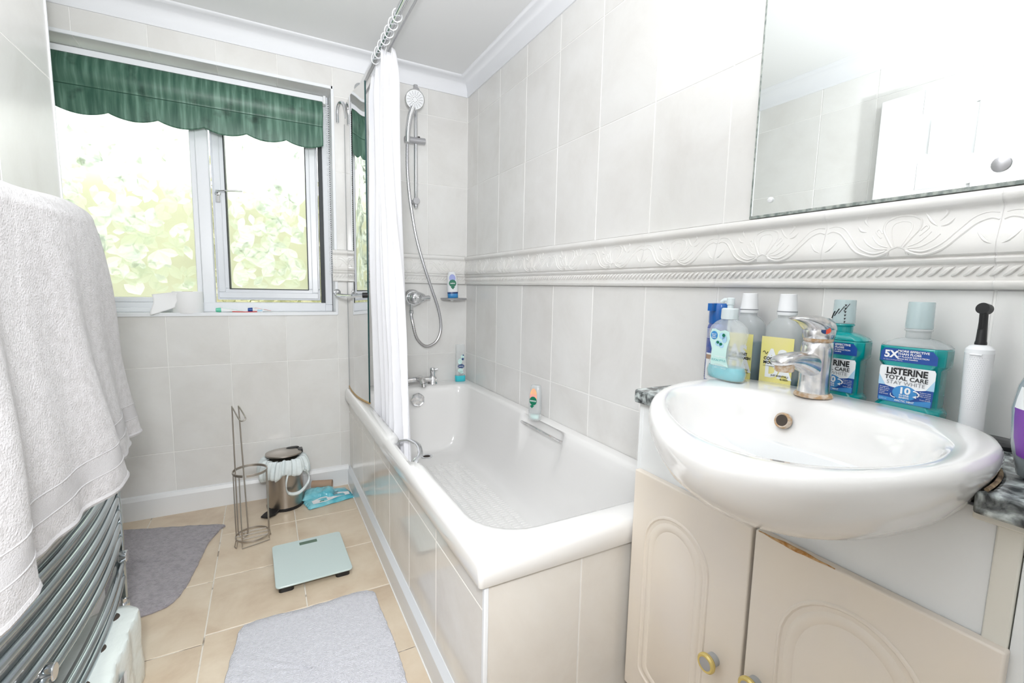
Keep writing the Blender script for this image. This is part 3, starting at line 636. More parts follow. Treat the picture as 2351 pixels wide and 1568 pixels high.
# bottle standing on its cap by the grip handle
b = empty('shower_cream_bottle', (-.070, -.905, .5165), 'frosted bottle with orange and green label on the bath edge by the grip', 'bottle', rz=-1.05, ry=.0, rx=-.05)
bottle(b, 'cap', 'clear', [(0, .024, .017), (.002, .026, .019), (.026, .026, .019), (.028, .025, .018)])
mb = MB(); mb.add(loft([selipse(0, 0, z, .018, .013, 2.2) for z in (.006, .022)])); mb.build('gel', 'mint', b)
bottle(b, 'body', 'cloudy', [(.028, .0255, .018), (.05, .027, .019), (.09, .026, .0185), (.12, .0235, .017), (.138, .0215, .014), (.143, .020, .011)])
mb = MB(); mb.add(disc(0, .098, -.0192, .016, .033)); mb.add(disc(0, .080, -.0196, .0165, .0175), 1); mb.add(text('RADOX', .008, (0, -.020, .077), bold=.02, align='CENTER'), 2); mb.add(poly([(-.014, .058), (-.004, .050), (.006, .060), (-.004, .064)], -.0196), 1)
mb.build('label', ['orange', 'green', 'lwhite'], b)

# ================================================================ shower screen, curtain and rod
ss = empty('shower_screen', (-.66, -.02, .517), 'curved glass shower screen standing on the bath edge beside the curtain', 'shower screen')
cp = catmull([(-.646, -.002, 0), (-.652, -.10, 0), (-.651, -.22, 0), (-.642, -.31, 0), (-.624, -.395, 0)], 6)
mb = MB(); L_ = []
for i, p in enumerate(cp):
    t = (cp[min(i+1, len(cp)-1)]-cp[max(i-1, 0)]).normalized(); nrm = Vector((t.y, -t.x, 0))*.003
    zt = 1.885-.10*max(0, 1-(i/len(cp))/.12)**2
    L_.append([tuple(p+nrm+Vector((0, 0, .525))), tuple(p+nrm+Vector((0, 0, zt))), tuple(p-nrm+Vector((0, 0, zt))), tuple(p-nrm+Vector((0, 0, .525)))])
mb.add(loft(L_)); part(mb, 'glass', 'screen_glass', ss, angle=30)
e = cp[-1]; mb = MB(); mb.add(cyl((e.x, e.y-.002, .525), (e.x, e.y-.002, 1.885), .0034, 8)); part(mb, 'edge', 'screen_edge', ss)
mb = MB(); mb.add(tube([(p.x, p.y, .5225) for p in cp], .0062, 8)); part(mb, 'bottom_seal', 'seal', ss)
mb = MB(); mb.add(cyl((cp[0].x, -.006, .53), (cp[0].x, -.006, 1.82), .005, 10)); part(mb, 'wall_profile', 'greyp', ss)
mb = MB(); mb.add(tube(catmull([(-.700, -.004, 1.006), (-.705, -.03, 1.006), (-.715, -.07, 1.0), (-.708, -.16, .996), (-.68, -.28, .996), (-.640, -.384, 1.002)], 6), .0085, 10)); mb.add(cyl((-.700, -.001, 1.006), (-.700, -.008, 1.006), .018, 20))
mb.add(cyl((-.645, -.384, 1.002), (-.622, -.392, 1.003), .012, 12), 1); part(mb, 'towel_bar', ['chrome', 'black'], ss)
mb = MB(); mb.add(tube(catmull([(-.650, -.07, 1.83), (-.652, -.065, 1.87), (-.660, -.045, 1.905), (-.675, -.02, 1.905), (-.682, -.012, 1.87), (-.682, -.012, 1.82)], 6), .008, 10)); mb.add(cyl((-.640, -.075, 1.835), (-.652, -.075, 1.835), .022, 20), 1); part(mb, 'top_hook', ['chrome', 'pewter'], ss)
rod = empty('curtain_rod', (-.572, -.002, 2.0), 'chrome shower curtain rod under the ceiling running over the bath edge', 'curtain rod')
mb = MB(); mb.add(tube(catmull([(-.572, 0, 2.0), (-.572, -.4, 2.0), (-.572, -.9, 2.0), (-.572, -1.05, 2.0), (-.572, -1.13, 2.02), (-.572, -1.16, 2.07), (-.572, -1.165, 2.158)], 6), .0125, 14)); part(mb, 'rod', 'chrome', rod)
mb = MB(); mb.add(lathe([(.028, 0), (.028, .006), (.015, .012)], (0, 0, 0), 24), T=Matrix.Translation((-.572, -.001, 2.0)) @ Matrix.Rotation(PI/2, 4, 'X')); part(mb, 'flange', 'chrome', rod)
mb = MB(); mb.add(tube([(-.548, -.002, 1.982), (-.548, -1.05, 1.982)], .0042, 8)); part(mb, 'guide_rail', 'pewter', rod)
cur = empty('shower_curtain', (-.60, -.60, .40), 'white fabric shower curtain bunched on the rod and hanging into the bath', 'curtain')
NP = 6
def curt(u, v):
    # v 0 top .. 1 bottom ; u along the bath
    yt = -.315-.375*u; yb = -.385-.545*u; e_ = v**.8
    y = yt+(yb-yt)*e_
    zt = 1.995-.055*abs(math.sin(u*PI*2.0+.3))-.11*max(0, (u-.62)/.38)**1.5-.03*max(0, (.3-u)/.3)
    z = zt+(.38-zt)*v
    ph = u*2*PI*NP+.9*math.sin(v*2.2+u*5)
    amp = (.019+.010*math.sin(u*9+v*2))*(.8+.35*v)
    x = -.598+amp*math.sin(ph)+.006*math.sin(ph*2.3+v*5)+.010*math.sin(v*6+u*3)*(1-v)
    x += .018*(1-v)**3; x += .012*v
    if v < .06: x += (-.575-x)*(1-v/.06)*.55
    y += .010*math.sin(ph+1.2)
    return (x, y, z)
mb = MB(); mb.add(grid(curt, 170, 90)); part(mb, 'fabric', 'curtain', cur, angle=80, solid=.0016)
for k in range(7):
    y = -.36-k*.060
    mb = MB(); mb.add(tube([(-.572+.017*math.cos(a), y+.004*math.sin(a*2), 1.998+.022*math.sin(a)) for a in [2*PI*q/16 for q in range(16)]], .0022, 6, closed=True)); part(mb, 'ring', 'white', cur)

# ================================================================ towel radiator and towel
tr = empty('towel_radiator', (XL, -1.22, .138), 'curved chrome ladder towel radiator on the left wall', 'radiator')
RX = -1.412; YF, YN = -.872, -1.565
def arcb(z, n=24): return [(RX-.012*t/n+.026*(1-((2*t/n-1))**2), YF+(YN-YF)*t/n, z) for t in range(n+1)]
for y in (YF, YN):
    mb = MB(); xo = -.012 if y == YN else 0; mb.add(box(RX-.018+xo, RX+.012+xo, y-.006 if y == YN else y, y+.006 if y == YN else y+.014, .138, 1.168)); part(mb, 'post', 'chrome2', tr, bevel=.004)
zb = [.203, .242, .322, .361, .400, .438, .476, .515, .554, .630, .669, .708, .747, .786, .825, .90, .939, .978, 1.017, 1.056, 1.112, 1.150]
for z in zb:
    mb = MB(); mb.add(tube(arcb(z), .0112, 14)); part(mb, 'rail', 'chrome2', tr)
for y, s in ((YF-.03, 1), (YN+.165, -1)):
    for z in ((.282 if s > 0 else .330), 1.09):
        mb = MB(); mb.add(cyl((XL, y, z), (RX+.01, y, z), .011, 14)); mb.add(cyl((RX+.008, y, z), (RX+.026, y, z), .016, 20)); part(mb, 'wall_bracket', 'chrome', tr, bevel=.002)
mb = MB(); mb.add(cyl((RX, YF+.004, .14), (RX, YF+.004, .06), .009, 12)); mb.add(cyl((RX, YF+.004, .11), (RX, YF+.004, .125), .016, 12)); mb.add(cyl((RX, YF+.004, .075), (XL, YF+.004, .055), .008, 10)); part(mb, 'valve', 'chrome', tr)
# towel over the top rails
tw = empty('towel', (-1.36, -1.15, .56), 'large pale grey terry bath towel draped over the towel radiator', 'towel')
def bar_x(y):
    t = (y-YF)/(YN-YF); t = max(0, min(1, t)); return RX-.012*t+.026*max(0, 1-(2*t-1)**2)
def towel(u, v):
    # u 0 far edge .. 1 near edge ; v 0 back hem .. 1 front hem
    h = .40
    if v < .16:                                   # back, behind the rails
        s = v/.16; y = -1.08-.53*u; z = .86+(1.170-.86)*s; x = bar_x(y)-.030-.012*(1-s); x = max(x, XL+.02)
        return (x+.006*math.sin(u*22), y, z)
    if v < .24:
        s = (v-.16)/.08; a = PI*s; y = -1.09-.535*u; x = bar_x(y)-.030*math.cos(a)+.004
        return (x, y, 1.170+.031*math.sin(a)+.004*math.sin(u*9))
    s = (v-.24)/.76
    yf = -1.09+.278*s**.75; yn = -1.625-.20*s
    y = yf+(yn-yf)*u
    zh = .605+.010*math.sin(u*7+.6)-.035*max(0, u-.70)/.3*(1 if u > .7 else 0)
    z = 1.170-(1.170-zh)*s
    fold = .020*math.sin(u*15+1.0+.9*s)*s+.012*math.sin(u*31+2*s)*s+.006*math.sin(s*7+u*4)
    x = max(bar_x(y), RX+.005)+.034+.018*s+fold*.8-.030*max(0, .14-u)/.14*s+.012*max(0, u-.6)*s
    if s > .86: x += .004*math.sin(u*60)*(s-.86)/.14
    return (x, y, z)
mb = MB(); g = grid(towel, 150, 170); v_, f_ = g
nv = 171
mb.v = [tuple(p) for p in v_]
for idx, f in enumerate(f_):
    j = idx % 170; s = (j/170-.24)/.76
    mb.f.append(f); mb.m.append(1 if .84 < s < .905 else 0); mb.a.append(0)
part(mb, 'cloth', ['towel', 'towel_band'], tw, angle=80, solid=.010)
for s0 in (.835, .91):
    mb = MB(); mb.add(tube([Vector(towel(q/60, .24+.76*s0))+Vector((.0050, 0, 0)) for q in range(61)], .0014, 6)); part(mb, 'band_cord', 'towel_band', tw)
mb = MB(); mb.add(tube([Vector(towel(q/60, 1.0))+Vector((.0, 0, .002)) for q in range(61)], .0078, 8)); part(mb, 'hem', 'towel_band', tw)

# ================================================================ basin unit
BY = -2.015; BZ = .860
OA = [(-.080, -2.03), (-.076, -1.93), (-.090, -1.86), (-.135, -1.818), (-.21, -1.802), (-.30, -1.816), (-.395, -1.862), (-.478, -1.930), (-.545, -2.01), (-.578, -2.09), (-.576, -2.155), (-.543, -2.212), (-.475, -2.253), (-.38, -2.277), (-.28, -2.282), (-.19, -2.265), (-.125, -2.222), (-.090, -2.14)]
IA = [(-.176, -2.03), (-.180, -1.95), (-.208, -1.893), (-.265, -1.856), (-.346, -1.860), (-.432, -1.925), (-.497, -2.01), (-.528, -2.09), (-.520, -2.155), (-.478, -2.205), (-.405, -2.236), (-.326, -2.244), (-.255, -2.230), (-.207, -2.185), (-.180, -2.11)]
BY = -2.04
outl = [(p.x, p.y-BY) for p in catmull([(x, y, 0) for x, y in OA], 8, closed=True)]
inn0 = [Vector((p.x, p.y-BY)) for p in catmull([(x, y, 0) for x, y in IA], 8, closed=True)]
def resample(pl, n):
    P_ = [Vector((p[0], p[1])) for p in pl]; P_.append(P_[0]); ac = [0]
    for a, b in zip(P_, P_[1:]): ac.append(ac[-1]+(b-a).length)
    out = []; k = 0
    for i in range(n):
        d = ac[-1]*i/n
        while ac[k+1] < d: k += 1
        t = (d-ac[k])/(ac[k+1]-ac[k]); out.append(P_[k].lerp(P_[k+1], t))
    return out
NB = 120
OUT = resample(outl, NB); INN = resample([(p.x, p.y) for p in inn0], NB)
def scl(pl, s, c, sy=None): return [Vector((c[0]+(p.x-c[0])*s, c[1]+(p.y-c[1])*(sy or s))) for p in pl]
def ring(pl, z): return [(p.x, BY+p.y, z) for p in pl]
bs = empty('basin', (-.33, BY, .66), 'white ceramic semi recessed washbasin overhanging the cream vanity', 'basin')
cb_ = (-.20, 0)
RG = [ring(scl(OUT, .05, (-.27, 0)), .728), ring(scl(OUT, .36, (-.27, 0), .36), .730), ring(scl(OUT, .56, (-.24, 0), .58), .736), ring(scl(OUT, .71, cb_, .72), .747), ring(scl(OUT, .83, cb_, .825), .765), ring(scl(OUT, .91, cb_, .895), .787), ring(scl(OUT, .965, cb_, .95), .812),
      ring(scl(OUT, .992, cb_, .985), .832), ring(OUT, .846), ring(scl(OUT, .994, (-.33, 0)), .855), ring(scl(OUT, .978, (-.33, 0)), .861), ring(scl(OUT, .955, (-.33, 0)), BZ+.003)]
dk = lambda t, z: [(o.x+(i_.x-o.x)*t, BY+o.y+(i_.y-o.y)*t, z) for o, i_ in zip(scl(OUT, .955, (-.33, 0)), INN)]
ic = (-.36, 0)
RG += [dk(.45, BZ+.002), dk(.85, BZ), dk(.97, BZ-.003), ring(scl(INN, .975, ic), .850), ring(scl(INN, .945, ic), .832), ring(scl(INN, .90, ic), .808), ring(scl(INN, .82, ic), .786), ring(scl(INN, .66, ic), .768), ring(scl(INN, .42, ic), .758), ring(scl(INN, .12, (-.33, 0)), .755)]
mb = MB(); mb.add(loft(RG)); part(mb, 'bowl', 'ceramic', bs, angle=70)
mb = MB(); T = Matrix.Translation((-.200, -1.985, .818)) @ Matrix.Rotation(-PI/2+.28, 4, 'Y')
mb.add(lathe([(.0095, .003), (.0125, .006), (.0145, .003), (.0145, -.004)], (0, 0, 0), 24, False, False), 1, T=T); mb.add(lathe([(.0115, .0), (.0115, .004)], (0, 0, 0), 20), 0, T=T); part(mb, 'overflow', ['dark', 'rust'], bs)
mb = MB(); mb.add(lathe([(.031, .0), (.031, .003), (.022, .002), (.019, .006), (.001, .010)], (-.338, BY, .7545), 28)); part(mb, 'waste', 'chrome', bs)
mb = MB(); q_ = [p for p in scl(OUT, 1.004, cb_) if p.y < -.20 and p.x > -.50]; q_ = sorted([p for p in OUT if p.y < -.12 and -.32 > p.x > -.46], key=lambda p: p.x)
cau = sorted([p for p in scl(OUT, 1.0, cb_, .99) if p.y < 0 and -.305 < p.x < -.10], key=lambda p: p.x)
mb.add(tube([(p.x, BY+p.y-.001, .8265) for p in cau], .0026, 6)); mb.add(tube([(-.302, -2.268, .826), (-.304, -2.262, .81), (-.304, -2.252, .792)], .004, 6)); part(mb, 'sealant', 'caulk', bs)
# worktop, cut round the back of the basin
wk = [(-.001, -1.692), (-.282, -1.692), (-.292, -1.702), (-.292, -1.80)]
bk = [p for p in OUT if p.x > -.292]
up_ = sorted([p for p in bk if p.y > 0], key=lambda p: -p.y if p.x > -.2 else -1)
ordered = [p for i, p in enumerate(OUT)]
seq = []                                    # from left (+y) side at x=-.292 round the back to the right side
k0 = max(range(NB), key=lambda i: OUT[i].y if OUT[i].x <= -.285 and OUT[i].x > -.31 else -9)
i = k0; 
while True:
    i = (i-1) % NB; p = OUT[i]
    if p.x < -.292 and p.y < 0: break
    if p.x >= -.292: seq.append((p.x, BY+p.y))
    if len(seq) > NB: break
wk += seq+[(-.300, -2.272), (-.300, YB+.02), (-.001, YB+.02)]
mb = MB(); mb.add(prism(wk, lambda x, y: (x, y, .796), lambda x, y: (x, y, .8245)))
tag(mb.build('worktop', 'granite', bevel=.004), 'grey speckled granite effect worktop around the washbasin', 'worktop')
# vanity cabinet
vc = empty('vanity_cabinet', (-.15, -2.3, 0), 'cream vanity cabinet with arched panel doors below the basin', 'cabinet')
CX_ = -.268
mb = MB(); mb.add(box(CX_+.0005, -.002, -1.707, -1.695, .09, .794)); mb.add(box(CX_, CX_+.012, -2.288, -1.7075, .0905, .795)); mb.add(box(CX_+.0005, -.002, -2.300, -2.2885, .09, .794)); mb.add(box(-.2695, -.002, YB+.02, -2.3125, .09, .7825)); part(mb, 'carcass', 'carcass', vc, bevel=.001)
mb = MB(); mb.add(box(-.2725, -.20, -2.3115, -2.2885, .09, .783)); mb.add(box(-.279, -.20, -2.60, -2.268, .783, .7955)); part(mb, 'end_post', 'post', vc, bevel=.002)
mb = MB(); mb.add(box(-.255, -.02, YB+.03, -1.70, 0, .09)); part(mb, 'plinth', 'white_paint', vc)
def arch(y0, y1, zb_, zs, zt, n=16, lo=.03):
    cy = (y0+y1)/2; hw = (y1-y0)/2
    up = [(cy+hw*math.cos(PI*k/n), zs+(zt-zs)*math.sin(PI*k/n)) for k in range(n+1)]
    dn = [(cy-hw*math.cos(PI*k/n), zb_+lo*(1-math.sin(PI*k/n)) if lo >= 0 else zb_) for k in range(n+1)]
    return up+dn
def door(y0, y1, lab, ky, kz, pan):
    d_ = MB(); xf_ = -.285; d_.add(box(xf_, xf_+.0165, y0, y1, .105, .640))
    o = part(d_, 'door', 'door_cream', vc, bevel=.003, seg=3)
    # routed arch moulding: groove, bead and raised field
    A = arch(*pan); cyy = sum(p[0] for p in A)/len(A); czz = sum(p[1] for p in A)/len(A)
    def off(s_): return [(cyy+(p[0]-cyy)*(1-s_/abs(pan[1]-pan[0])*2), czz+(p[1]-czz)*(1-s_/(pan[4]-pan[2])*2)) for p in A]
    prof = [(-.003, .0002), (-.001, .0022), (.002, .0026), (.004, .0006), (.0055, -.0012), (.010, -.0006), (.013, .0020), (.018, .0030), (.024, .0026), (.027, .0010), (.028, .0014)]
    d2 = MB(); d2.add(loft([[(xf_-h_, y, z) for y, z in off(s_)] for s_, h_ in prof], False, True)); q = d2.build('door_panel', 'door_cream', o, angle=30)
    kn = MB(); Tk = Matrix.Translation((xf_, ky, kz)) @ Matrix.Rotation(-PI/2, 4, 'Y')
    kn.add(lathe([(.009, 0), (.0085, .012), (.016, .016), (.0185, .020), (.0185, .024), (.016, .027), (.0125, .0265)], (0, 0, 0), 28, True, False), T=Tk); kn.add(lathe([(.0125, .0262), (.001, .0262)], (0, 0, 0), 24, False), 1, T=Tk); kn.add(lathe([(.0125, .0), (.012, .014), (.001, .015)], (0, 0, 0), 24), 2, T=Tk)
    kn.build('knob', ['gold', 'knobgrey', 'greyp'], o, angle=30)
    return o
door(-1.999, -1.708, 'left', -1.945, .346, (-1.918, -1.750, .150, .490, .572))
d2_ = door(-2.314, -2.005, 'right', -2.030, .366, (-2.262, -2.060, .150, .480, .586))
mb = MB(); mb.add(tube([(-.2865, -2.012-.0*k, .6405) if k == 0 else (-.2868, -2.012-.011*k, .6405+.0006*math.sin(k*2)) for k in range(12)], .0022, 6, rf=lambda t: .0008+.0028*math.sin(PI*t)**2)); mb.build('chipped_edge', 'rust_stain', d2_)
# basin tap
tp = empty('basin_tap', (-.140, -2.0, BZ+.002), 'limescale spotted chrome mixer tap on the washbasin with rust round its base', 'tap')
mb = MB(); mb.add(lathe([(.031, 0), (.031, .003), (.028, .007), (.0265, .0075)], (0, 0, 0), 32)); mb.build('base_ring', 'rust', tp)
def sec(z, ax, ay, cx=0, n=2.2): return selipse(cx, 0, z, ax, ay, n, 28)
mb = MB(); mb.add(loft([sec(.005, .0255, .0255), sec(.03, .0245, .0245), sec(.06, .0245, .0245), sec(.085, .0255, .025), sec(.098, .0245, .0235), sec(.102, .020, .020)]))
sp = []
for t, x, z, wy, hz in [(0, -.004, .062, .020, .026), (.3, -.030, .070, .020, .021), (.6, -.060, .074, .019, .014), (.85, -.088, .074, .0185, .010), (1, -.104, .071, .016, .008), (1.02, -.109, .069, .010, .004)]:
    sp.append([(x, wy*math.copysign(abs(math.cos(a))**.8, math.cos(a)), z+hz*math.copysign(abs(math.sin(a))**.8, math.sin(a))-hz*.3) for a in [2*PI*k/24 for k in range(24)]])
mb.add(loft(sp)); mb.build('body', 'limed', tp, angle=60)
mb = MB(); mb.add(lathe([(.0145, .006), (.0155, .0), (.0150, -.008), (.0125, -.010), (.012, -.007), (.001, -.006)], (-.087, 0, .060), 24)); mb.build('aerator', 'rust', tp)
mb = MB(); mb.add(lathe([(.021, .100), (.0235, .103), (.0235, .108)], (0, 0, 0), 28)); mb.build('collar', 'rust', tp)
mb = MB(); lv = []
for x, z, wy, hz in [(.0255, .116, .010, .006), (.022, .121, .019, .013), (.008, .126, .0255, .019), (-.012, .130, .0262, .018), (-.030, .136, .022, .012), (-.050, .141, .0165, .006), (-.070, .143, .012, .0035), (-.076, .143, .006, .002)]:
    lv.append([(x, wy*math.cos(a), z+hz*math.sin(a)) for a in [2*PI*k/28 for k in range(28)]])
mb.add(loft(lv)); mb.add(lathe([(.0245, .107), (.026, .112), (.026, .122), (.020, .135)], (0, 0, 0), 28)); lvo = mb.build('lever', 'limed', tp, angle=60)
mb = MB()
for s_, mi in ((1, 0), (-1, 1)):
    n_ = 12; mb.add(([(-.016*0-.012+.0075*math.sin(PI*k/n_)*(s_), 0, .122+.0065*math.cos(PI*k/n_)) for k in range(n_+1)], [tuple(range(n_+1))]), mi, T=Matrix.Translation((-.0168, -.0222, .001)) @ Matrix.Rotation(-.75, 4, 'Z') @ Matrix.Translation((.012, 0, 0)))
mk = mb.build('temperature_mark', ['redorange', 'navy'], tp, angle=30)
tp.rotation_euler = (0, 0, -.06)
# mirror
mr = empty('wall_mirror', (-.002, -2.32, 1.2215), 'frameless rectangular wall mirror with spotted edges above the moulded border', 'mirror')
mb = MB(); mb.add(box(-.0085, -.0035, -2.90, -1.753, 1.2225, 1.99)); part(mb, 'glass', 'mirror', mr)
mb = MB(); mb.add(box(-.0092, -.0028, -2.902, -1.750, 1.2195, 1.2262)); mb.add(box(-.0092, -.0028, -1.7545, -1.7505, 1.2225, 1.99)); part(mb, 'edge', 'mirror_edge', mr, bevel=.001)
for y, z, q_, mm in ((-1.800, 1.257, 1, 'white'), (-2.172, 1.254, 1.9, 'pewter'), (-2.86, 1.257, 1, 'white')):
    mb = MB(); mb.add(lathe([(.0065*q_, 0), (.006*q_, .003), (.003*q_, .005), (.001, .0055)], (0, 0, 0), 18), T=Matrix.Translation((-.0085, y, z)) @ Matrix.Rotation(-PI/2, 4, 'Y')); part(mb, 'screw_cap', mm, mr)

# ================================================================ toiletries round the basin
ZW = .8248; RZ = -PI/2
# blue shaving gel can
b = empty('shaving_gel_can', (-.040, -1.716, ZW), 'tall blue can with blue cap standing behind the hand soap pump bottle', 'can', rz=RZ)
mb = MB(); mb.add(lathe([(.026, 0), (.0275, .004), (.0275, .135), (.026, .142), (.024, .146)], (0, 0, 0), 32)); mb.build('body', 'can', b)
mb = MB(); mb.add(lathe([(.0245, .146), (.0262, .149), (.0262, .188), (.0245, .196), (.018, .197)], (0, 0, 0), 32)); mb.add(box(-.006, .006, -.040, -.02, .178, .196)); mb.build('cap', 'cobalt', b, angle=30)
mb = MB()
def wrapc(r_, a0, a1, z0, z1, n=12): return [(r_*math.sin(a0+(a1-a0)*k/n), -r_*math.cos(a0+(a1-a0)*k/n), z) for k in range(n+1) for z in (z0, z1)], [(2*k, 2*k+2, 2*k+3, 2*k+1) for k in range(n)]
mb.add(wrapc(.0279, -.5, 1.2, .010, .075)); mb.add(wrapc(.0281, -.5, 1.2, .060, .071), 1)
for k in range(9): mb.add(wrapc(.0282, -1.2, -.75, .012+k*.005, .0145+k*.005), 2)
for k in range(8): mb.add(wrapc(.0281, -.9, -.1, .112+k*.003, .113+k*.003), 0)
mb.build('label', ['lwhite', 'cardboard', 'ink'], b)
# hand soap pump bottle
b = empty('hand_soap_bottle', (-.162, -1.832, BZ+.003), 'clear hand soap pump bottle with aqua soap on the basin corner', 'bottle', rz=RZ-.1)
SS = [(0, .040, .018), (.003, .045, .021), (.016, .0475, .022), (.028, .045, .021), (.045, .038, .019), (.062, .037, .019), (.085, .043, .021), (.100, .0455, .022), (.112, .042, .020), (.122, .030, .017), (.128, .017, .013), (.131, .0145, .0125)]
bottle(b, 'body', 'clear', SS, n0=2.3)
bottle(b, 'soap', 'aqua', [(s[0]+.0015, s[1]-.002, s[2]-.002) for s in SS[:3]]+[(.029, .042, .019)], n0=2.3)
mb = MB(); mb.add(lathe([(.0165, .129), (.017, .132), (.0165, .150), (.014, .152)], (0, 0, 0), 28)); mb.add(lathe([(.006, .150), (.006, .158), (.008, .160), (.008, .172), (.006, .174)], (0, 0, 0), 20)); mb.add(tube([(0, 0, .168), (-.012, -.004, .169), (-.018, -.006, .164)], .0045, 10)); mb.add(cyl((0, 0, .03), (0, 0, .13), .003)); mb.build('pump', 'pump_plastic', b)
mb = MB(); y_ = -.0232
mb.add(([(-.024, y_+.004, .030), (-.020, y_, .050), (-.019, y_, .066), (-.026, y_, .082), (-.029, y_+.002, .095), (-.024, y_+.002, .107), (-.015, y_+.002, .108), (0, y_, .104), (.012, y_, .107), (.021, y_+.002, .104), (.024, y_+.002, .09), (.020, y_, .07), (.019, y_, .05), (.022, y_+.004, .030)], [tuple(range(14))]), 0)
mb.add(disc(-.015, .094, y_-.0006, .0092, .0088), 1)
for k, t_ in enumerate(('Berry &', 'Pretty', 'Balance')): mb.add(text(t_, .0036, (-.015, y_-.0010, .0955-k*.0036), bold=.02, align='CENTER'), 2)
mb.add(text('EUCALYPTUS', .0062, (.001, y_-.0008, .0405), bold=.01, align='CENTER'), 3); mb.add(text('HAND WASH', .0045, (.004, y_-.0008, .049), align='CENTER'), 2)
for (x, z, a, c) in [(.006, .094, .008, .007), (.012, .088, .006, .008), (-.002, .078, .009, .006), (.006, .074, .006, .005)]: mb.add(disc(x, z, y_-.0005, a, c), 4)
for (x, z, a, c) in [(.010, .096, .004, .0035), (-.004, .080, .004, .003), (.004, .077, .004, .003)]: mb.add(disc(x, z, y_-.0007, a, c), 5)
mb.add(text('refreshing antibacterial', .0034, (.003, y_+.0022, .0255), align='CENTER'), 2)
mb.build('label', ['mint', 'blue2', 'lwhite', 'inkteal', 'lblue', 'green'], b)
# yellow labelled mouthwash bottles
def lemon(y, x, lab, rot, full):
    b = empty('mouthwash_bottle', (x, y, ZW), lab, 'bottle', 'yellow labelled mouthwash bottles', rz=RZ+rot)
    secs = [(0, .034, .023), (.003, .037, .026), (.075, .0375, .026), (.14, .0375, .026), (.152, .036, .025), (.163, .029, .022), (.170, .019, .017), (.173, .0155, .0155), (.180, .015, .015)]
    bottle(b, 'body', 'cloudy', secs, n0=2.8)
    lq = [(.0015, .0335, .0235), (.004, .0355, .0245), (full, .0358, .0246)]
    bottle(b, 'mouthwash', 'mouthblue', lq, n0=2.8)
    mb = MB(); mb.add(lathe([(.0185, .178), (.0190, .180), (.0188, .188), (.0182, .190), (.0155, .221), (.0145, .222)], (0, 0, 0), 32)); mb.add(lathe([(.0191, .1845), (.0191, .1865)], (0, 0, 0), 32, False, False), 1); mb.build('cap', ['white', 'inkg'], b)
    mb = MB(); yy = -.0268
    mb.add(quad(-.0335, .0335, .010, .132, yy))
    mb.add(text('AS', .040, (-.022, yy-.0006, .078), bold=.05, sx=.95), 1); mb.add(text('DA', .040, (-.022, yy-.0006, .048), bold=.05, sx=.95), 1)
    mb.add(text('COOL MINT', .0088, (-.026, yy-.0010, .083), bold=.035), 2); mb.add(text('MOUTHWASH', .0088, (-.026, yy-.0010, .0745), bold=.035), 2); mb.add(text('WITH FLUORIDE', .0032, (-.026, yy-.0010, .069)), 2)
    mb.add(text('JUST ESSENTIALS', .0048, (.028, yy-.0010, .050), bold=.02, align='RIGHT'), 2); mb.add(text('by ASDA', .0044, (.028, yy-.0010, .044), bold=.03, align='RIGHT'), 2)
    mb.add(tube([(-.028+.010*t, yy-.0006, .098+.003*math.sin(t*7)) for t in [k/10 for k in range(11)]], .0006, 5), 2)
    mb.build('label', ['yellow', 'lwhite', 'ink'], b)
lemon(-1.799, -.052, 'yellow labelled mouthwash bottle beside the blue can, fuller with dark blue liquid', .0, .115)
lemon(-1.890, -.058, 'yellow labelled mouthwash bottle just left of the tap, low on liquid', .05, .045)
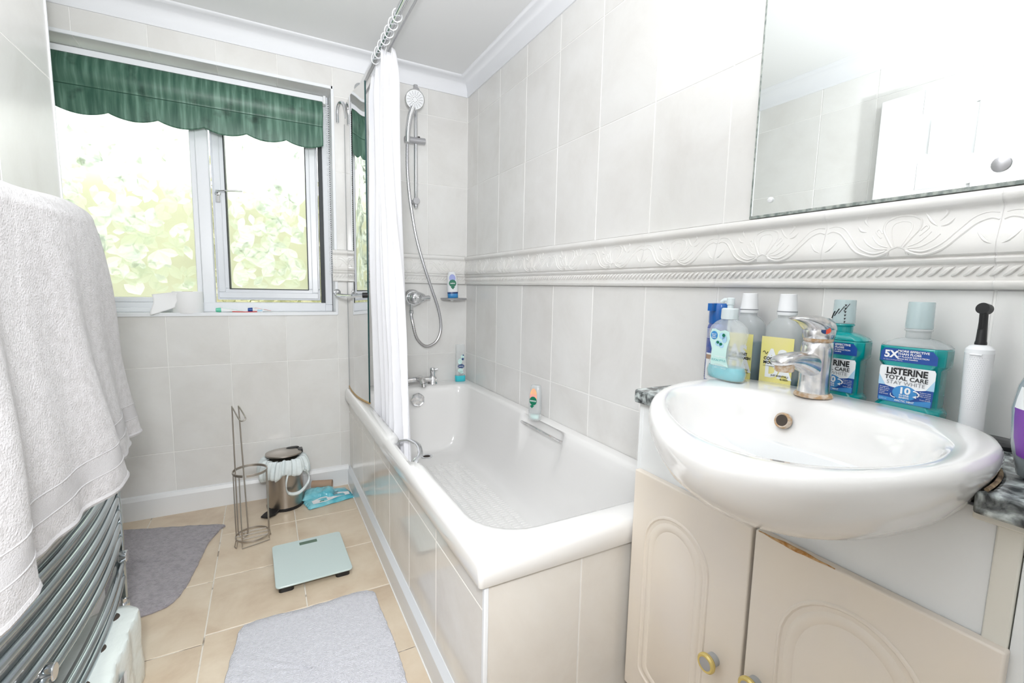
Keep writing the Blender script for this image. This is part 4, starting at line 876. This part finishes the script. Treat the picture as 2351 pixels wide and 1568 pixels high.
# teal mouthwash bottles
def teal(y, x, lab, rot, full, wrapcap):
    b = empty('mouthwash_bottle', (x, y, ZW), lab, 'bottle', 'teal mouthwash bottles', rz=RZ+rot)
    def br(z, a, d, c=.011):   # chamfered rectangle
        k = c; return [(a-k, -d, z), (a, -d+k, z), (a, d-k, z), (a-k, d, z), (-a+k, d, z), (-a, d-k, z), (-a, -d+k, z), (-a+k, -d, z)][::1]
    secs = [(.0, .043, .023), (.003, .0455, .0255), (.034, .0455, .0255), (.040, .0400, .0235), (.102, .0400, .0235), (.110, .0455, .0255), (.138, .0455, .0255), (.144, .040, .0245), (.150, .026, .020)]
    mb = MB(); lo = [s_ for s_ in secs]
    mb.add(loft([br(*s_) for s_ in lo if s_[0] <= .14]), 0)
    mb.build('mouthwash', 'teal', b, bevel=.002)
    mb = MB(); mb.add(loft([br(.1382, .0455, .0255), br(.144, .040, .0245), br(.151, .024, .019, .008), br(.153, .0165, .0165, .0068)])); mb.add(lathe([(.0165, .152), (.0165, .164), (.019, .165), (.019, .168), (.0165, .169)], (0, 0, 0), 28)); mb.build('shoulder', 'teal' if full else 'cloudy', b, bevel=.0015)
    mb = MB(); mb.add(lathe([(.0182, .169), (.0185, .171), (.0175, .212), (.0168, .2135)], (0, 0, 0), 32)); 
    if wrapcap:
        for k in range(6): mb.add(([(.0187*math.sin(.5)-.0022, -.0187*math.cos(.5), .205-k*.0062), (.0187*math.sin(.5)+.0022, -.0187*math.cos(.5), .205-k*.0062), (.0187*math.sin(.5), -.0187*math.cos(.5)-.0004, .2010-k*.0062)], [(0, 2, 1)]), 1)
        for k in range(5):
            a0 = -.9+k*.42; zz = .178+(k*37 % 17)*.0016
            if k < 4: mb.add(tube([(.0187*math.sin(a0+t*.45), -.0187*math.cos(a0+t*.45), zz+t*.014) for t in (0, .5, 1)], .0013, 5, flat=.4), 1)
    mb.build('cap', ['tealcap', 'ink'], b)
    mb = MB(); yy = -.0262
    mb.add(poly([(-.039, .112), (.039, .112), (.039, .126), (.032, .134), (-.034, .134), (-.039, .128)], yy), 0)
    mb.add(text('5X', .0165, (-.0335, yy-.0006, .1188), bold=.04), 1)
    for k, (t_, sz, bo) in enumerate((('MORE EFFECTIVE', .0050, .03), ('THAN FLOSS', .0050, .03), ('AT PLAQUE REDUCTION', .0034, .02), ('above the gumline', .0034, .02))): mb.add(text(t_, sz, (-.0145, yy-.0006, (.1290, .1240, .1200, .1165)[k]), bold=bo, sx=1.12), 1)
    mb.add(text('for adjunct brushing & flossing', .0022, (-.034, yy-.0006, .1140)), 1)
    y2 = -.0242
    mb.add(poly([(-.036, .042), (.036, .042), (.0375, .044), (.0385, .100), (.0365, .104), (-.0365, .104), (-.0385, .100), (-.0375, .044)], y2), 0)
    n_ = 20; arcp = [(-.0385*math.cos(PI*k/n_), .078-.012*math.sin(PI*k/n_)) for k in range(n_+1)]
    mb.add(poly([(-.0385, .084), *[(x_, z_) for x_, z_ in arcp], (.0385, .100), (.0365, .104), (-.0365, .104), (-.0385, .100)], y2-.0004), 1)
    mb.add(poly([(-.0385, .088), (-.0385, .070), (-.028, .070)], y2-.0005), 3); mb.add(poly([(.0385, .088), (.028, .070), (.0385, .070)], y2-.0005), 3)
    mb.add(text('LISTERINE', .0148, (0, y2-.0012, .0905), bold=.035, align='CENTER', sx=.87), 2); mb.add(text('TOTAL CARE', .0098, (0, y2-.0012, .0812), bold=.015, align='CENTER', sx=1.03), 2); mb.add(text('STAY WHITE', .0090, (0, y2-.0012, .0732), bold=-.006, align='CENTER', sx=1.03), 4)
    mb.add(text('FLUORIDE MOUTHWASH', .0030, (0, y2-.0012, .1012), align='CENTER', sx=1.1), 4)
    mb.add(disc(0, .060, y2-.0007, .017, .0125), 5)
    mb.add(text('10', .0150, (0, y2-.0012, .0590), bold=.04, align='CENTER', sx=1.1), 1); mb.add(text('IN ONE', .0040, (0, y2-.0012, .0545), bold=.03, align='CENTER'), 1); mb.add(text('BENEFITS', .0034, (0, y2-.0012, .0508), bold=.03, align='CENTER'), 1)
    mb.add(tube([(.012+.008*math.sin(t), y2-.0012, .061+.0045*math.cos(t*1.1)) for t in [k*.26 for k in range(10)]], .0010, 5), 1); mb.add(poly([(.0115, .0560), (.0165, .0590), (.0170, .0540)], y2-.0012), 1)
    mb.add(tube([(-.012-.007*math.sin(t), y2-.0012, .055-.0045*math.cos(t)) for t in [k*.22 for k in range(10)]], .0007, 5), 1)
    for k in range(5):
        mb.add(text(('Strengthens', 'teeth & gums', 'fights germs', 'cavities', 'fresh breath')[k], .0027, (-.0355, y2-.0012, .0655-k*.0030)), 1); mb.add(text(('Reduces stain', 'Restores enamel', 'Helps prevent', 'tartar', 'Fresh breath')[k], .0027, (.0355, y2-.0012, .0645-k*.0030), align='RIGHT'), 1)
    mb.add(text('500ml', .0046, (-.0355, y2-.0012, .0445)), 3); mb.add(text('ARCTIC MINT', .0044, (.001, y2-.0012, .0445), bold=.02, align='CENTER'), 1)
    mb.add(poly([(-.036, .0425), (.036, .0425), (.0365, .053), (.010, .0475), (-.0365, .0500)], y2-.0005), 5)
    mb.build('label', ['blue', 'lwhite', 'ink', 'lblue', 'inkg', 'blue2'], b)
teal(-1.9955, -.053, 'full teal mouthwash bottle partly behind the tap with printed wrap on its cap', .03, True, True)
teal(-2.1115, -.053, 'teal mouthwash bottle with plain clear cap near the electric toothbrush', .0, False, False)
# electric toothbrush
b = empty('electric_toothbrush', (-.056, -2.192, ZW), 'white electric toothbrush with black brush head standing in its charger', 'toothbrush', rz=RZ, ry=-.01)
mb = MB(); mb.add(lathe([(.0150, .012), (.0150, .020), (.0148, .06), (.0165, .12), (.0168, .138)], (0, 0, 0), 32))
for k in range(26):
    for q in range(18):
        z = .052+k*.0032; a = -1.45+q*.17+(k % 2)*.085; r_ = .0149+.0016*max(0, (z-.06)/.06); mb.add(([(r_*math.sin(a-.03), -r_*math.cos(a-.03)-.0001, z-.0007), (r_*math.sin(a+.03), -r_*math.cos(a+.03)-.0001, z-.0007), (r_*math.sin(a), -(r_+.0009)*math.cos(a)-.0001, z+.0009)], [(0, 1, 2)]), 0)
mb.build('handle', 'white', b, angle=50)
mb = MB(); mb.add(lathe([(.0168, .138), (.0165, .144), (.0125, .149), (.0075, .151)], (0, 0, 0), 32)); mb.add(tube([(-.006, -.0172, .1365), (.008, -.0172, .1365)], .0012, 6)); mb.build('collar', 'lwhite', b)
mb = MB(); mb.add(lathe([(.0072, .150), (.0072, .154), (.0064, .157), (.0048, .195), (.0045, .203)], (0, 0, 0), 20)); mb.add(cyl((.001, .004, .205), (-.001, -.007, .207), .0085, 20)); mb.add(tube([(-.001, -.004, .175), (-.001, -.0058, .200)], .003, 8)); mb.build('brush_head', 'black', b, angle=40)
mb = MB(); mb.add(cyl((.0, .004, .205), (.001, .011, .2045), .0062, 16)); mb.build('bristles', 'limegreen', b)
b = empty('charger_base', (-.052, -2.218, ZW), 'black toothbrush charger base with trailing black cable behind the basin', 'charger')
mb = MB(); mb.add(loft([selipse(0, 0, z, a, c, 2.4) for z, a, c in [(0, .026, .034), (.006, .026, .034), (.011, .020, .026)]])); mb.build('base', 'black', b)
mb = MB(); mb.add(tube(catmull([(0, -.03, .006), (.012, -.05, .018), (.010, -.075, .032), (.0, -.11, .040), (-.01, -.16, .030), (-.004, -.22, .004)], 8), .0028, 8)); mb.add(tube(catmull([(-.02, -.03, .006), (-.045, -.05, .004), (-.03, -.075, .012), (0, -.08, .012), (.02, -.06, .005)], 8), .0028, 8)); mb.build('cable', 'black', b)
# clear bottle with purple label at the edge of the frame
b = empty('cleaner_bottle', (-.195, -2.322, ZW), 'large clear bottle with purple label on the worktop right of the basin', 'bottle', rz=RZ-.5)
bottle(b, 'body', 'smoke', [(0, .040, .026), (.004, .046, .031), (.04, .056, .036), (.085, .060, .038), (.115, .056, .036), (.145, .043, .030), (.175, .026, .022), (.20, .018, .017), (.225, .016, .016)], n0=2.4)
mb = MB(); mb.add(lathe([(.018, .220), (.020, .223), (.019, .25), (.016, .252)], (0, 0, 0), 28)); mb.build('cap', 'purple', b)
def face(z, w_): return [((w_)*math.sin(-.9+1.8*k/12), -.0395*math.cos((-.9+1.8*k/12)*.8)-.001, z) for k in range(13)]
mb = MB(); mb.add(loft([face(.030, .040), face(.05, .047), face(.07, .050), face(.088, .052)], False, False, closed=False), 0); mb.add(loft([face(.088, .052), face(.10, .050), face(.115, .046)], False, False, closed=False), 1)
mb.build('label', ['purple', 'lwhite'], b, angle=60)

# ================================================================ things on the window sill
b = empty('toilet_roll', (-1.325, .045, WZ0+.001), 'white toilet roll with a loose sheet lying on the window sill', 'toilet roll')
mb = MB(); mb.add(lathe([(.056, 0), (.0575, .003), (.0575, .092), (.056, .095), (.022, .095), (.021, .09)], (0, 0, 0), 40)); mb.build('roll', 'paper', b)
mb = MB(); mb.add(cyl((0, 0, .0955), (0, 0, .02), .0205, 20)); mb.build('core', 'cardboard', b)
mb = MB(); mb.add(grid(lambda u, v: (-.035-.085*u+.006*math.sin(v*5), -.048-.008*u+.01*math.sin(u*3+v*2)-.012*v, .094-.012*u-(.088-.02*(1-u))*v), 12, 12)); mb.build('loose_sheet', 'paper', b, solid=.0006)
def tubeobj(name, loc, L_, lab, cat, c1, c2, rz, r_=.013, stripe=None):
    b = empty(name, loc, lab, cat, 'toothpaste tubes on the window sill' if cat == 'toothpaste' else None, rz=rz)
    mb = MB(); rg = []
    for t in range(11):
        u = t/10; x = L_*(u-.5); wy = r_*(1-.0*u)+.004*u; wz = r_*(1-u*.93)
        rg.append([(x, wy*math.cos(a), r_+wz*math.sin(a)-r_*u*.6) for a in [2*PI*k/16 for k in range(16)]])
    mb.add(loft(rg)); mb.build('tube', 'white', b, angle=60)
    mb = MB(); mb.add(loft([[(-L_/2-d, q*math.cos(a), r_+q*math.sin(a)) for a in [2*PI*k/16 for k in range(16)]] for d, q in [(0, r_*.75), (.004, r_*.85), (.020, r_*.7), (.021, .001)]])); mb.build('cap', c1, b, angle=40)
    mb = MB()
    for (u0, u1, a0, a1) in [(.1, .45, .5, 1.3), (.55, .9, .9, 1.7)]:
        mb.add(([(L_*(u-.5), -(r_+.0007)*math.cos(a), r_+(r_*(1-u*.9)+.0007)*math.sin(a)-r_*u*.6) for u in (u0, u1) for a in (a0, a1)], [(0, 1, 3, 2)]), 0)
    mb.build('print', c2, b); return b
tubeobj('toothpaste_tube', (-1.155, .030, WZ0+.001), .09, 'small white toothpaste tube with green cap on the window sill', 'toothpaste', 'limegreen', 'mint', 0.12)
tubeobj('toothpaste_tube', (-1.030, .028, WZ0+.001), .085, 'white red and blue toothpaste tube at the right end of the window sill', 'toothpaste', 'blue', 'red', -.05)
b = empty('toothbrush', (-1.105, .012, WZ0+.001), 'small red handled toothbrush lying on the window sill', 'toothbrush', rz=.03)
mb = MB(); mb.add(tube(catmull([(-.05, 0, .006), (-.02, 0, .005), (.01, 0, .004), (.05, .002, .005)], 5), .0038, 8, flat=.6)); mb.build('handle', 'red', b)
mb = MB(); mb.add(box(.05, .074, -.005, .008, .003, .007)); mb.add(box(.052, .072, -.004, .007, .007, .015), 1); mb.build('brush', ['white', 'lblue'], b, bevel=.001)

# ================================================================ floor things
mb = MB()
def matf(cx, cy, outline, th, name, m, lab):
    OL = resample(outline, 160); rg = []
    rr_ = random.Random(4)
    jit = [1+rr_.uniform(-.006, .006) for _ in OL]
    c = Vector((cx, cy))
    for s_, z in ((1.0, .0008), (1.004, th*.5), (.99, th), (.9, th*1.02), (.6, th), (.3, th*1.05), (.02, th)):
        rg.append([((c+(p-c)*s_*j).x, (c+(p-c)*s_*j).y, z+.0012*math.sin(p.x*95)*math.sin(p.y*83)*(z > .004)) for i, (p, j) in enumerate(zip(OL, jit))])
    m_ = MB(); m_.add(loft(rg)); return tag(m_.build(name, m, angle=60), lab, 'bath mat')
oa = catmull([(-1.104, -.948, 0), (-.92, -.952, 0), (-.745, -.950, 0), (-.728, -1.05, 0), (-.722, -1.20, 0), (-.726, -1.36, 0), (-.742, -1.50, 0), (-.93, -1.51, 0), (-1.14, -1.50, 0), (-1.156, -1.30, 0), (-1.150, -1.15, 0), (-1.132, -1.03, 0)], 6, closed=True)
matf(-.94, -1.22, [(p.x, p.y) for p in oa], .011, 'bath_mat', 'mat_white', 'white bath mat lying beside the bathtub panel nearest the camera')
ob = catmull([(-1.72, -.09, 0), (-1.50, -.13, 0), (-1.225, -.222, 0), (-1.222, -.26, 0), (-1.255, -.36, 0), (-1.275, -.51, 0), (-1.295, -.64, 0), (-1.318, -.715, 0), (-1.36, -.752, 0), (-1.44, -.752, 0), (-1.60, -.66, 0), (-1.72, -.50, 0)], 6, closed=True)
matf(-1.45, -.42, [(p.x, p.y) for p in ob], .009, 'bath_mat', 'mat_grey', 'dark grey worn bath mat under the window beside the towel radiator')
# bathroom scale
b = empty('bathroom_scale', (-.903, -.684, .0), 'pale green glass bathroom scale with small display on the tiles', 'scale', rz=.025)
def rrect(x0, x1, y0, y1, r_, n=6):
    o_ = []
    for cx, cy, a0 in [(x1-r_, y1-r_, 0), (x0+r_, y1-r_, PI/2), (x0+r_, y0+r_, PI), (x1-r_, y0+r_, 1.5*PI)]: o_ += [(cx+r_*math.cos(a0+PI/2*k/n), cy+r_*math.sin(a0+PI/2*k/n)) for k in range(n+1)]
    return o_
mb = MB(); mb.add(prism(rrect(-.125, .125, -.146, .142, .014), lambda x, y: (x, y, .021), lambda x, y: (x, y, .027))); mb.build('platform', 'scale_glass', b, bevel=.0012)
mb = MB(); mb.add(prism(rrect(-.105, .105, -.12, .12, .03), lambda x, y: (x, y, .012), lambda x, y: (x, y, .0208))); mb.build('underbody', 'greyp', b)
mb = MB(); mb.add(box(-.030, .034, .100, .121, .0272, .0276)); mb.build('display', 'lcd', b)
for sx_ in (-1, 1):
    for sy_ in (-1, 1):
        mb = MB(); mb.add(prism(rrect(sx_*.092-.024, sx_*.092+.024, sy_*.115-.022, sy_*.115+.022, .01), lambda x, y: (x, y, .0), lambda x, y: (x, y, .0205))); mb.build('foot', 'black', b)
# wire toilet roll stand
b = empty('toilet_roll_stand', (-1.098, -.418, 0), 'empty chrome wire toilet roll stand on the floor under the window', 'toilet roll stand')
ringp = lambda r_, z, a0=0, a1=2*PI, n=40: [(r_*math.cos(a0+(a1-a0)*k/n), r_*math.sin(a0+(a1-a0)*k/n), z) for k in range(n+1)]
mb = MB(); mb.add(tube(ringp(.061, .030)[:-1], .0022, 6, closed=True, flat=2.0)); mb.build('base_ring', 'wire', b)
mb = MB(); mb.add(tube(ringp(.061, .300, -1.75, 4.3, 40), .0022, 6, flat=2.6)); mb.build('top_ring', 'wire', b)
mb = MB(); up = [(-.052, .022, .562), (-.052, .022, .045), (-.047, .020, .020), (-.033, .016, .014), (-.021, .020, .020), (-.017, .022, .045), (-.030, .022, .562)]
mb.add(tube(up, .0026, 8)); mb.add(tube(catmull([(-.052, .022, .562), (-.050, .012, .560), (-.030, -.035, .528), (-.018, -.058, .520), (-.006, -.058, .526), (-.006, -.050, .532), (-.010, -.03, .536), (-.026, .012, .558), (-.030, .022, .562)], 5), .0026, 8)); mb.build('roll_arm', 'wire', b, angle=60)
for a in (-2.2, -.35, .25, 2.9):
    mb = MB(); c_, s_ = .061*math.cos(a), .061*math.sin(a); mb.add(tube([(c_, s_, .300), (c_, s_, .012)], .0022, 8)); mb.build('upright', 'wire', b)
for (a0, a1) in ((-2.2, -.35),):
    mb = MB(); mb.add(tube([(.061*math.cos(a0), .061*math.sin(a0), .030), (.063*math.cos(a0), .063*math.sin(a0), .003), (.063*math.cos(a1), .063*math.sin(a1), .003), (.061*math.cos(a1), .061*math.sin(a1), .030)], .0020, 8)); mb.build('foot', 'wire', b)
for a in (3.6, .45, 2.0):
    mb = MB(); mb.add(tube([(.061*math.cos(a-.12), .061*math.sin(a-.12), .030), (.068*math.cos(a-.12), .068*math.sin(a-.12), .003), (.068*math.cos(a+.12), .068*math.sin(a+.12), .003), (.061*math.cos(a+.12), .061*math.sin(a+.12), .030)], .0020, 8)); mb.build('foot', 'wire', b)
mb = MB(); 
for q in (-.028, .004, .030): w2 = math.sqrt(.061**2-q*q); mb.add(tube([(-w2, q, .030), (w2, q+.006, .030)], .0017, 6))
mb.build('base_wires', 'wire_dull', b)
# pedal bin
b = empty('pedal_bin', (-.968, -.128, 0), 'small steel pedal bin overflowing with a white drawstring liner', 'bin', rz=0)
mb = MB(); mb.add(lathe([(.078, 0), (.080, .004), (.080, .012), (.077, .014)], (0, 0, 0), 40)); mb.build('base', 'black', b)
mb = MB(); mb.add(lathe([(.0765, .012), (.0785, .20), (.080, .212)], (0, 0, 0), 48)); mb.build('body', 'steel', b, angle=60)
mb = MB(); mb.add(lathe([(.074, .246), (.079, .250), (.078, .256), (.055, .2625), (.001, .2645)], (0, 0, 0), 48), T=Matrix.Rotation(-.05, 4, 'X')); mb.build('lid', 'steel', b, angle=40)
mb = MB(); mb.add(loft([selipse(.040, .045, z, a, c, 2.2) for z, a, c in [(.258, .030, .016), (.264, .028, .014), (.266, .018, .008)]])); mb.add(box(.060, .082, .0, .04, .246, .262)); mb.build('lid_hinge', 'black', b, bevel=.003)
def linerf(u, v):
    a = 2*PI*u; pl = .006*math.sin(a*13+2*v)+.004*math.sin(a*29+5*v); 
    pr_ = [(.070, .236), (.083, .243), (.093, .226), (.100, .200), (.102, .172), (.094, .160), (.083, .166)]
    t = v*(len(pr_)-1); i_ = min(int(t), len(pr_)-2); f = t-i_; r_ = pr_[i_][0]+(pr_[i_+1][0]-pr_[i_][0])*f; z = pr_[i_][1]+(pr_[i_+1][1]-pr_[i_][1])*f
    r_ += pl*(1.1-.3*v)+.012*max(0, math.sin(a*1.0-.2))*v+.010*math.cos(a*2+1)*v; z += -.018*math.sin(a*2+.8)*v+.010*math.sin(a*7)*v
    return (r_*math.cos(a), r_*math.sin(a), z)
mb = MB(); mb.add(grid(linerf, 260, 22)); mb.build('liner', 'bag', b, angle=80, solid=.001)
mb = MB()
sl = catmull([(.010, -.094, .185), (.000, -.105, .14), (.006, -.108, .105), (.030, -.104, .090), (.062, -.092, .092), (.094, -.066, .118), (.098, -.052, .150), (.086, -.060, .190)], 6)
mb.add(loft([[tuple(p+Vector((0, 0, .009))), tuple(p+Vector((.004, -.004, .0))), tuple(p-Vector((0, 0, .009)))] for p in sl], False, False, closed=False)); mb.build('liner_handle', 'bag', b, angle=80, solid=.0015)
mb = MB(); mb.add(loft([[(-.050-.0*k, -.062-.02*k, z) for z in (.008, .016)] for k in range(2)], False, False, closed=False))
mb.add(prism([(-.062, -.045), (-.026, -.070), (-.046, -.108), (-.078, -.124), (-.104, -.106), (-.088, -.074)], lambda x, y: (x, y, .006), lambda x, y: (x, y, .014))); mb.build('pedal', 'black', b, bevel=.002)
# cardboard tube, wipes packs
b = empty('cardboard_tube', (-.800, -.075, .048), 'brown cardboard toilet roll tube lying on the blue wrapper', 'cardboard tube', rz=-.30)
mb = MB(); T = Matrix.Rotation(PI/2, 4, 'Y'); mb.add(lathe([(.0205, -.048), (.0212, -.048), (.0212, .048), (.0205, .048)], (0, 0, 0), 32, False, False), T=T); mb.add(lathe([(.0205, .048), (.0195, .048), (.0195, -.048), (.0205, -.048)], (0, 0, 0), 32, False, False), T=T); mb.build('tube', 'cardboard', b)
def pack(u, v, w_, d_, h_):
    x = (u-.5)*w_; y = (v-.5)*d_; e1 = max(0, 1-(2*u-1)**6); e2 = max(0, 1-(2*v-1)**4); return x, y, h_*(e1*e2)**.5
b = empty('wipes_pack', (-.783, -.148, .001), 'flat turquoise and white wet wipes pack on the floor by the bathtub', 'wipes pack', 'wet wipes packs', rz=.22)
mb = MB(); mb.add(grid(lambda u, v: (lambda p: (p[0]+.004*math.sin(v*40)*(abs(u-.5) > .46), p[1], p[2]+.0015+.0015*math.sin(u*17+v*9)))(pack(u, v, .215, .135, .020)), 50, 30)); mb.add(grid(lambda u, v: ((u-.5)*.215, (v-.5)*.135, .0005), 6, 6)); mb.build('wrapper', 'wipes', b, angle=70)
mb = MB(); hgt = lambda x, y: pack(x/.215+.5, y/.135+.5, .215, .135, .020)[2]+.0045
mb.add(([(p[0], p[1], hgt(*p)) for p in [(-.085, -.055), (-.03, -.060), (.03, -.052), (.09, -.05), (.095, -.02), (.05, -.012), (.01, -.022), (-.04, -.018), (-.085, -.03)]], [tuple(range(9))]), 0)
tx = lambda s_, sz, x, y, mi, bo=.02: mb.add(([(p[0], p[1], hgt(p[0], p[1])+.0008) for p in text(s_, sz, (x, y, 0), yd=(0, 1, 0), bold=bo)[0]], text(s_, sz, (x, y, 0), yd=(0, 1, 0), bold=bo)[1]), mi)
tx('water', .020, .005, -.008, 1); tx('wipes', .013, .010, -.025, 1); tx('eco', .014, -.055, -.055, 2)
mb.build('print', ['lwhite', 'ink', 'green'], b)
b = empty('wipes_pack', (-.820, -.128, .018), 'crumpled turquoise wipes wrapper between the bin and the flat pack', 'wipes pack', 'wet wipes packs', rz=-.15, rx=.12)
rq = random.Random(9); jj = {}
def crump(u, v):
    x, y, z = pack(u, v, .145, .085, .028); k = (round(u*14), round(v*8)); jj.setdefault(k, (rq.uniform(-.004, .004), rq.uniform(-.006, .006))); return x, y+jj[k][0], z+jj[k][1]*(z > .004)+.003
mb = MB(); mb.add(grid(crump, 14, 8)); mb.add(grid(lambda u, v: ((u-.5)*.14, (v-.5)*.08, .0), 4, 4)); mb.build('wrapper', 'wipes', b, angle=25, sub=1)
# pack of toilet rolls
b = empty('toilet_roll_pack', (-1.395, -1.17, .0), 'plastic wrapped pack of toilet rolls standing under the towel radiator', 'toilet roll pack')
def shell(u0, z, s_):
    return [(p[0]+.0, p[1], z) for p in rrect(-.058*s_, .058*s_, -.172*s_, .172*s_, .05*s_, 10)]
mb = MB(); rg = []
for z, s_ in ((.001, .95), (.01, .99), (.05, 1.0), (.097, .985), (.102, .975), (.107, .985), (.15, 1.0), (.185, .99), (.197, .95), (.199, .85)):
    base_ = rrect(-.058*s_, .058*s_, -.172*s_, .172*s_, .045*s_, 12); o_ = []
    for (x, y) in resample(base_, 96):
        lobe = abs(math.sin(PI*(y+.172)/.1147)); x2 = x*(1-.10*(1-lobe)*(abs(x) > .03)); o_.append((x2+.0012*math.sin(y*160+z*90), y+.001*math.sin(z*130+x*90), z))
    rg.append(o_)
mb.add(loft(rg)); mb.build('wrapper', 'wrap', b, angle=60)
for k in range(3):
    mb = MB(); mb.add(lathe([(.0205, .197), (.0195, .200), (.0185, .2003), (.001, .1995)], (0, -.115+.115*k, 0), 24)); mb.build('roll_core', 'dark', b)
mb = MB(); lx = .0592
mb.add(([(lx, y, z) for y, z in [(-.13, .02), (-.03, .02), (-.03, .15), (-.10, .17), (-.13, .13)]], [tuple(range(5))]), 0)
mb.add(([(lx+.0006, -.075+.033*math.cos(2*PI*k/24), .055+.036*math.sin(2*PI*k/24)) for k in range(24)], [tuple(range(24))]), 1)
for k in range(11): mb.add(([(lx+.0006, y, z) for y, z in [(-.098+.0042*k, .135), (-.098+.0042*k+(.002 if k % 3 else .003), .135), (-.098+.0042*k+(.002 if k % 3 else .003), .160), (-.098+.0042*k, .160)]], [(0, 1, 2, 3)]), 2)
mb.add(([(lx+.0006, y, z) for y, z in [(-.125, .095), (-.095, .10), (-.11, .125)]], [(0, 1, 2)]), 3)
mb.add(text('4', .03, (lx+.0012, -.085, .045), xd=(0, 1, 0), bold=.03), 0)
mb.build('label', ['lwhite', 'blue', 'inkg', 'limegreen'], b)
